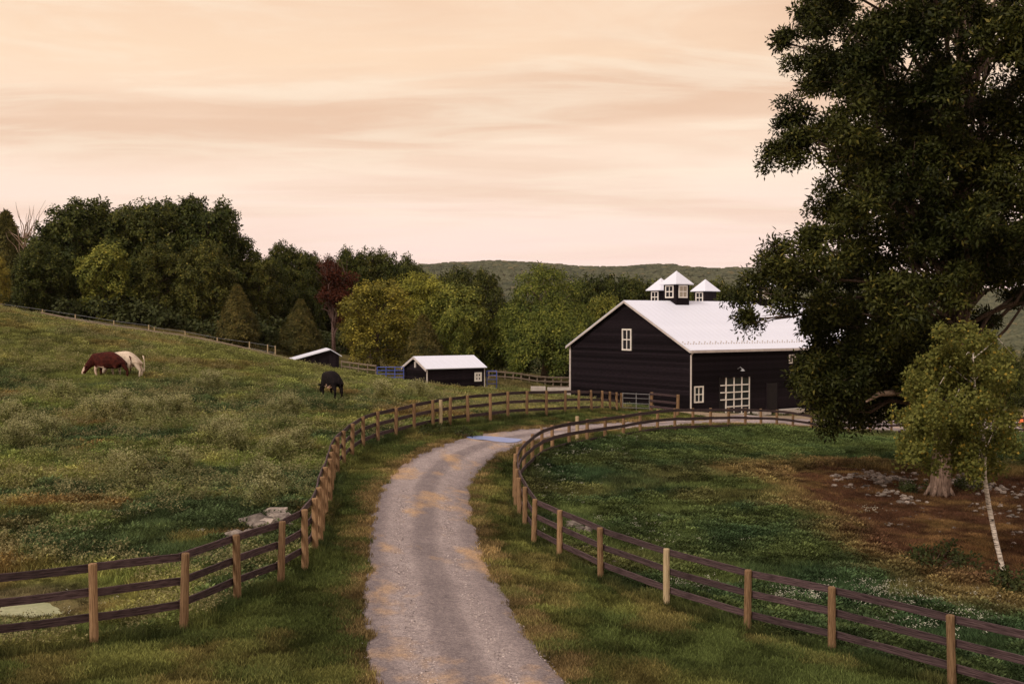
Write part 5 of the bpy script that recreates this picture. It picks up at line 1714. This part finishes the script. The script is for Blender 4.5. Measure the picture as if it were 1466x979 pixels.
def cover():
    rg = np.random.default_rng(17)
    BUSHES = [(*G(px, py)[:2], rr_ * .9) for px, py, rr_ in [(50, 632, 1.4), (20, 645, 1.0), (150, 604, 1.6), (180, 598, 1.3), (228, 602, 1.5), (255, 598, 1.0), (188, 700, .8), (172, 690, .6), (320, 640, .9), (335, 648, .7), (400, 660, .7), (372, 700, .6), (395, 718, .6), (258, 690, .5), (300, 560, 1.2), (410, 600, 1.0), (430, 650, .6), (85, 575, .9), (550, 575, 1.0), (600, 572, .9), (15, 610, 1.0), (380, 735, .5)]]

    def cand(n, d0, d1, spread=.56):
        # thin out with distance: far tufts are larger and fewer
        u = rg.random(n)
        d = (d0 ** .72 + (d1 ** .72 - d0 ** .72) * u) ** (1 / .72)
        x = rg.uniform(-spread, spread, n) * d
        return x, d

    x, y = cand(400000, 15, 112)
    road = sdpoly(x, y, ROADPOLY)
    k = (road > -.04 + .34 * (fbm(x * 1.7, y * 1.7, 5, 3) - .5)) & (sdpoly(x, y, YARD) > .2) & (sdpoly(x, y, POND) > .1)
    # keep the buildings clear
    for (ox, oy, a, L, W) in ((14.08, 88, math.atan2(.571, .818), 28, 15.4), (-6.82, 90, math.atan2(.52, .857), 5.25, 4.2)):
        c, s = math.cos(a), math.sin(a); u = (x - ox) * c + (y - oy) * s; v = -(x - ox) * s + (y - oy) * c
        k &= ~((u > -.1) & (u < L) & (v > -.1) & (v < W))
    x, y, road = x[k], y[k], road[k]
    z = H(x, y)
    near = sstep(260, 120, np.hypot(x, y))
    z = z + near * ((fbm(x * .5, y * .5, 60, 3) - .5) * .16 + (fbm(x * 2.2, y * 2.2, 70, 2) - .5) * .06) * sstep(0, 1.2, road)
    col = ground_colour(x, y)
    sp, sq, bk = sdpoly(x, y, PASTURE), sdpoly(x, y, PADDOCK), sdpoly(x, y, BANK)
    brd = sdpoly(x, y, BANKRED)
    d = np.hypot(x, y)
    past = (sp < -.12); padd = (sq < -.12); fnc = np.minimum(np.abs(sp), np.abs(sq)) < .22
    u = rg.random(len(x)); big2s = fbm(x * .12 + 40, y * .16, 21) * .5 + fbm(x * .5, y * .5, 66) * .5; big = fbm(x * .18, y * .22, 202, 3); lush = fbm(x * .5, y * .6, 12, 3)
    size = np.interp(d, [15, 40, 110], [.85, 1.05, 1.25])
    rot = rg.random(len(x)) * 6.28
    clump = sstep(.30, .70, fbm(x * 2.6, y * 2.6, 303, 2)); clump2 = sstep(.35, .65, fbm(x * .9, y * .9, 313, 2))
    jit = ((.75 + .5 * rg.random(len(x))) * (.55 + .75 * clump) * (.72 + .5 * clump2))[:, None]
    size = size * (.7 + .55 * clump)
    size = np.where(sdpoly(x, y, POND) < 1.5, size * .4, size)
    col = col * jit * 1.08
    jt = lambda m: (np.c_[x, y, z][m], rot[m], size[m] * (.75 + .5 * rg.random(m.sum())), col[m])

    def sc(name, label, cat, m, tm, mul=1.0, tint=None, tf=0.0):
        p, r_, s_, c_ = jt(m)
        if tint is not None: c_ = c_ * (1 - tf) + np.array(tint) * tf
        scatter(name, label, cat, p, r_, s_ * mul, c_, tm)

    verge = ~past & ~padd & ~fnc & (y < 84) & (x > -30)
    far_ = ~past & ~padd & ~verge & ~fnc
    sc('mown_grass', 'short mown grass on the verges of the gravel road', 'grass', verge, blades(60, .26, .04, .11, .013, .9, 1))
    bank_sparse = padd & (brd < .3)
    pad = padd & ~bank_sparse
    sc('paddock_grass', 'green grass filling the fenced paddock', 'grass', pad & (u < .72), blades(34, .24, .06, .17, .011, .7, 2))
    sc('paddock_weeds', 'leafy weeds among the paddock grass', 'weeds', pad & (u >= .72) & (lush > .40), leafy(40, .26, .17, .085, 3))
    sc('dry_grass', 'sparse dry grass and needles on the brown bank', 'dry grass', bank_sparse & (u < .75), blades(26, .24, .02, .07, .010, 1.6, 4))
    sc('pasture_grass', 'rough grass of the hillside pasture', 'grass', past & (u < .62), blades(40, .28, .08, .22, .016, .8, 5))
    clr = np.hypot(x + 24, y - 64) < 3.2
    clr |= np.hypot(x + 10.1, y - 60.8) < 1.9
    w = past & (u >= .62) & (u < .84) & (lush > .36) & ~clr & (sdpoly(x, y, POND) > 1.6)
    sc('pasture_weeds', 'leafy green weeds covering the hillside pasture', 'weeds', w, leafy(50, .28, .20, .085, 6), 1.0)
    tall = past & (u >= .84) & (u < .88) & (big > .54) & ~clr & (y < 74)
    w &= ~tall
    sc('tall_weeds', 'tall pale seeding weeds in clumps on the hillside pasture', 'weeds', tall, leafy(64, .27, .42, .08, 7, heads=14, hw=.013, mats=[M_BLADE, M_SEED]), 1.0, (.21, .20, .085), .5)
    bx_, by_, bs_ = [], [], []
    for (a_, b_, rad_) in BUSHES:
        m_ = int(46 * rad_ ** 1.3)
        gx, gy = rg.normal(0, rad_ * .55, m_), rg.normal(0, rad_ * .6, m_)
        bx_.append(a_ + gx); by_.append(b_ + gy); bs_.append(1.25 * np.exp(-(gx ** 2 + gy ** 2) / (rad_ * 1.3) ** 2) + .3)
    bx_, by_, bs_ = map(np.concatenate, (bx_, by_, bs_))
    ok = sdpoly(bx_, by_, PASTURE) < -.5; bx_, by_, bs_ = bx_[ok], by_[ok], bs_[ok]
    bc = ground_colour(bx_, by_) * .3 + np.array((.25, .25, .10)) * .7
    scatter('weed_bushes', 'bushy pale green weeds standing in clumps on the hillside pasture', 'weeds', np.c_[bx_, by_, H(bx_, by_)], rg.random(len(bx_)) * 6.28, bs_ * (.7 + .5 * rg.random(len(bx_))), bc * (.6 + .8 * rg.random(len(bx_)))[:, None], leafy(80, .26, .62, .085, 27, heads=34, hw=.014, mats=[M_BLADE, M_SEED2]))
    seed = past & (u >= .91) & (big2s > .50) & ~clr & (sdpoly(x, y, POND) > 1.6)
    sc('seeding_grass', 'seeding grass stalks in the hillside pasture', 'grass', seed, blades(26, .25, .18, .36, .012, .5, 8, heads=14, headw=.016, mats=[M_BLADE, M_SEED]), 1.0, (.20, .17, .075), .4)
    sc('field_grass', 'yellowish grass of the far fields', 'grass', far_ & (u < .6), blades(34, .30, .08, .24, .014, .7, 9))
    edge = fnc & (y < 84)
    sc('fence_grass', 'longer dark grass left uncut along the fence lines', 'grass', edge, blades(40, .22, .10, .30, .011, .7, 10), .85, (.04, .055, .02), .4)
    # edge of the road: dry creeping tufts
    # white and cream flowers in patches
    fx, fy = [], []
    spots = [(185, 690, 26, 60), (240, 600, 50, 22), (130, 600, 22, 12), (410, 700, 30, 26), (380, 715, 26, 22), (445, 690, 14, 14), (720, 700, 1, 1), (60, 620, 36, 18), (290, 830, 40, 20), (60, 880, 60, 20), (330, 790, 30, 18)]
    n = 0
    P_, S_ = [], []
    for (px, py, w_, h_) in spots:
        for _ in range(16):
            g = G(px + rg.normal() * w_, py + rg.normal() * h_ * .6); P_.append(g)
    for (px, py, w_, h_, cnt) in [(1150, 862, 26, 8, 120), (1290, 868, 60, 16, 120), (1225, 850, 40, 10, 60), (1380, 890, 40, 16, 60), (985, 845, 30, 8, 46), (1330, 905, 60, 14, 60), (800, 700, 34, 22, 50), (770, 668, 12, 12, 34), (940, 780, 50, 16, 26), (840, 650, 40, 8, 40), (880, 635, 60, 6, 40), (1240, 735, 16, 5, 14), (880, 760, 60, 30, 30)]:
        for _ in range(cnt):
            g = G(px + rg.normal() * w_, py + rg.normal() * h_ * .6); P_.append(g)
    P_ = np.array(P_)
    k = (sdpoly(P_[:, 0], P_[:, 1], ROADPOLY) > 1) & (np.minimum(sdpoly(P_[:, 0], P_[:, 1], PASTURE), sdpoly(P_[:, 0], P_[:, 1], PADDOCK)) < -.3)
    P_ = P_[k]; P_[:, 2] = H(P_[:, 0], P_[:, 1])
    c = ground_colour(P_[:, 0], P_[:, 1])
    scatter('white_flowers', 'small white wildflowers scattered in both pastures', 'flowers', P_, rg.random(len(P_)) * 6.28, .7 + .6 * rg.random(len(P_)), c, leafy(12, .16, .17, .07, 11, heads=6, hw=.011, mats=[M_BLADE, M_PETAL]))
    # loose stones on the road
    n = 26000
    t = rg.random(n) ** 1.0; i = (t * 60).astype(int)
    yy = 15 + 24 * rg.random(n) ** 1.2; xx = rg.uniform(-4.5, 2, n)
    rs = sdpoly(xx, yy, ROADPOLY)
    k = (rs < .25) & ((rs > -.6) | (rg.random(n) < .5)); xx, yy = xx[k], yy[k]
    import bmesh
    bm = bmesh.new(); bmesh.ops.create_icosphere(bm, subdivisions=1, radius=.015); r = random.Random(6)
    for v in bm.verts: v.co *= r.uniform(.7, 1.3); v.co.z *= .7
    me = bpy.data.meshes.new('pebble'); bm.to_mesh(me); bm.free(); me.materials.append(instcol_mat('pebble', .9, .0))
    tt = rg.random(len(xx)); cc = lerp3(np.tile(C3(.10, .085, .085), (len(xx), 1)), C3(.42, .36, .33), tt)
    scatter('loose_gravel', 'loose grey gravel on the road surface', 'gravel', np.c_[xx, yy, H(xx, yy) - .005], rg.random(len(xx)) * 6.28, .5 + 1.0 * tt[::-1], cc, me)


cover()


# ------------------------------------------------------------------ rocks
def rock_mesh(seed, flat=.65):
    import bmesh
    r = random.Random(seed)
    bm = bmesh.new(); bmesh.ops.create_icosphere(bm, subdivisions=1, radius=.5)
    ax = Vector((r.uniform(.8, 1.3), r.uniform(.6, 1.0), flat * r.uniform(.7, 1.2)))
    for v in bm.verts:
        v.co *= r.uniform(.78, 1.15)
        v.co = Vector((v.co.x * ax.x, v.co.y * ax.y, v.co.z * ax.z))
    me = bpy.data.meshes.new('stone'); bm.to_mesh(me); bm.free(); me.materials.append(M_STONE)
    return me


ROCKS = [rock_mesh(s) for s in range(8)]


def rocks(name, label, spots, cat='rock pile', seed=1):
    """spots: (photo x, photo y, spread x, spread y, count, size)"""
    r = random.Random(seed)
    first = G(spots[0][0], spots[0][1])
    t = thing(name, label, cat, (first[0], first[1], Hs(first[0], first[1])))
    inv = -Vector(t.location)
    for (px, py, sx, sy, cnt, sz) in spots:
        for _ in range(int(cnt * (1.45 if cat == 'stone wall' else 1.2))):
            g = G(px + r.gauss(0, sx), py + r.gauss(0, sy * .8))
            s = sz * r.uniform(.35, 1.0)
            o = obj('stone', ROCKS[r.randrange(8)], t, loc=Vector((g[0], g[1], Hs(g[0], g[1]) + s * r.uniform(-.12, .16))) + inv)
            o.scale = (s, s, s); o.rotation_euler = (r.uniform(-.4, .4), r.uniform(-.4, .4), r.uniform(0, 6.28))


rocks('stone_row', 'tumbled row of grey and white field stones left of the big trunk', [(1205, 684, 14, 3, 14, .34), (1235, 682, 16, 4, 28, .40), (1265, 686, 14, 5, 30, .42), (1295, 692, 12, 6, 18, .40), (1230, 697, 16, 3, 10, .3), (1270, 705, 16, 4, 14, .34), (1190, 696, 4, 1, 4, .3), (1300, 716, 10, 4, 8, .38), (1292, 722, 9, 2.5, 9, .36)], 'stone wall', 2)
rocks('stone_row', 'dark broken stones strewn right of the big trunk behind the birch', [(1365, 688, 8, 4, 16, .36), (1385, 692, 12, 5, 26, .36), (1415, 700, 14, 6, 22, .34), (1450, 708, 12, 7, 16, .34), (1440, 735, 16, 8, 12, .26), (1455, 760, 10, 8, 8, .28), (1448, 780, 3, 3, 3, .35), (1350, 745, 22, 8, 12, .2), (1400, 730, 16, 8, 10, .2), (1290, 750, 20, 5, 8, .2), (1230, 745, 10, 3, 6, .18), (1320, 735, 20, 6, 10, .18)], 'stone wall', 3)
rocks('rock_pile', 'small heap of pale stones at the lower edge of the brown bank', [(1306, 806, 10, 2.5, 14, .26), (1318, 812, 10, 3, 10, .2)], 'rock pile', 4)
rocks('rock_outcrop', 'pale flat boulders in the pasture just behind the left fence', [(395, 745, 5, 2.5, 5, 1.0), (368, 758, 9, 4, 9, .95), (350, 770, 9, 4, 8, .8), (372, 772, 8, 3, 7, .7), (330, 792, 9, 3, 9, .6), (305, 800, 7, 2, 7, .42), (410, 756, 6, 3, 6, .6), (285, 808, 4, 1, 2, .25)], 'rock pile', 5)
rocks('rock_outcrop', 'pale boulders in the grass just behind the middle of the right fence', [(818, 752, 7, 3, 7, .7), (834, 762, 7, 3, 7, .6), (836, 786, 7, 2.5, 6, .62), (872, 806, 7, 2, 4, .55), (850, 790, 4, 2, 3, .3), (800, 742, 4, 3, 4, .5)], 'rock pile', 6)


# ------------------------------------------------------------------ cattle
def cow_mat(name, base, dark, white, masks):
    """coat with white patches placed in the animal's own coordinates; masks: (axis, sign, limit)"""
    m, nt, b = mat(name)
    tc = N(nt, 'ShaderNodeTexCoord'); sep = N(nt, 'ShaderNodeSeparateXYZ'); nt.links.new(tc.outputs['Object'], sep.inputs[0])
    n = noise(nt, 7, 4)
    r = ramp(nt, [(.35, dark), (.65, base)]); nt.links.new(n, r.inputs[0])
    col = r.outputs[0]
    jig = mathn(nt, 'MULTIPLY', mathn(nt, 'SUBTRACT', n, .5), .5)
    for conds in masks:
        fac = None
        for ax, sg, lim in conds:
            v = mathn(nt, 'ADD', sep.outputs[ax], jig)
            f = mathn(nt, 'GREATER_THAN', v, lim) if sg > 0 else mathn(nt, 'LESS_THAN', v, lim)
            fac = f if fac is None else mathn(nt, 'MULTIPLY', fac, f)
        col = mixc(nt, fac, col, white)
    nt.links.new(col, b.inputs['Base Color'])
    b.inputs['Roughness'].default_value = .8; b.inputs['Specular IOR Level'].default_value = .06
    return m


def cow(label, x, y, yaw, m, s=1.0, graze=1.0, seed=0):
    t = thing('cow', label, 'cow', (x, y, Hs(x, y) + .06), yaw, 'cattle grazing on the hillside pasture')
    t.scale = (s * .94, s, s)
    J = [  # x (tail +, head -), y, z, rx, rz
        ((.80, 0, 1.10), .30, .34, None), ((.35, 0, 1.02), .36, .41, 0), ((-.15, 0, .98), .37, .43, 1), ((-.58, 0, 1.02), .32, .40, 2), ((-.90, 0, 1.02), .22, .31, 3),
        ((-1.15, 0, .82), .15, .21, 4), ((-1.38, 0, .56), .125, .16, 5), ((-1.52, 0, .36), .115, .13, 6), ((-1.60, 0, .16), .075, .085, 7),
        ((.80, .20, .78), .15, .20, 0), ((.72, .23, .60), .105, .12, 9), ((.92, .23, .40), .060, .065, 10), ((.86, .23, .10), .048, .05, 11), ((.82, .23, .01), .058, .06, 12),
        ((.80, -.20, .78), .15, .20, 0), ((.92, -.23, .58), .105, .12, 14), ((1.08, -.23, .40), .060, .065, 15), ((1.04, -.23, .10), .048, .05, 16), ((1.0, -.23, .01), .058, .06, 17),
        ((-.58, .19, .72), .12, .14, 3), ((-.60, .21, .42), .065, .065, 19), ((-.58, .21, .10), .046, .048, 20), ((-.61, .21, .01), .058, .06, 21),
        ((-.72, -.19, .72), .12, .14, 3), ((-.80, -.21, .42), .065, .065, 23), ((-.72, -.21, .10), .046, .048, 24), ((-.75, -.21, .01), .058, .06, 25),
    ]
    me = bpy.data.meshes.new('body')
    me.from_pydata([j[0] for j in J], [(j[3], i) for i, j in enumerate(J) if j[3] is not None], [])
    me.materials.append(m)
    o = obj('body', me, t)
    sk = o.modifiers.new('skin', 'SKIN')
    me.skin_vertices
    for i, j in enumerate(J):
        sv = me.skin_vertices[0].data[i]
        sv.radius = (j[1] * 1.16, j[2] * (1.24 if i < 5 else 1.12)); sv.use_root = (i == 0)
    ss = o.modifiers.new('smooth', 'SUBSURF'); ss.levels = 2; ss.render_levels = 2
    mb = MB(); mb.tube([(1.12, 0, 1.22), (1.20, 0, .95), (1.18, .02, .6), (1.17, .03, .42), (1.17, .03, .28)], [.04, .024, .018, .045, .01], 7)
    mb.build('tail', m, t, True)
    for sg in (1, -1):
        mb = MB()
        a = Vector((-1.34, sg * .10, .66)); b_ = Vector((-1.30, sg * .32, .64))
        mb.tube([a, a.lerp(b_, .5), b_], [.03, .055, .012], 6); mb.build('ear', m, t, True)
    return t


CM_RED = cow_mat('red_coat', (.075, .018, .012), (.030, .008, .007), (.62, .46, .36), [((0, -1, -1.47),), ((2, -1, .66), (0, -1, -.30), (0, 1, -.95), (1, -1, .0))])
CM_WHITE = cow_mat('cream_coat', (.66, .55, .43), (.48, .38, .28), (.66, .55, .43), [])
CM_BLACK = cow_mat('black_coat', (.014, .010, .010), (.006, .005, .006), (.55, .36, .26), [((2, -1, .66), (0, 1, -.2), (0, -1, .62), (2, 1, .45))])
g = G(158, 543); cow('dark red cow with a white face grazing in front of the cream one', g[0], g[1], R(4), CM_RED, 1.06)
g = G(181, 541.5); cow('cream white cow standing half hidden behind the dark red one', g[0], g[1], R(-14), CM_WHITE, 1.06)
g = G(475, 571); cow('black cow grazing alone above the fence bend near the low shed', g[0], g[1], R(-58), CM_BLACK, 1.0)


# ------------------------------------------------------------------ air
def haze():
    m = bpy.data.materials.new('haze'); m.use_nodes = True
    nt = m.node_tree; nt.nodes.clear()
    out = nt.nodes.new('ShaderNodeOutputMaterial'); v = nt.nodes.new('ShaderNodeVolumePrincipled')
    v.inputs['Color'].default_value = (.93, .86, .86, 1); v.inputs['Density'].default_value = .00003; v.inputs['Anisotropy'].default_value = .1
    nt.links.new(v.outputs[0], out.inputs['Volume'])
    b = MB(); b.box(-1700, 2500, -1400, 3200, -42, 170)
    o = b.build('haze', m); o['kind'] = 'stuff'
    for a in ('volume_bounces',):
        setattr(scene.cycles, a, 0)


haze()
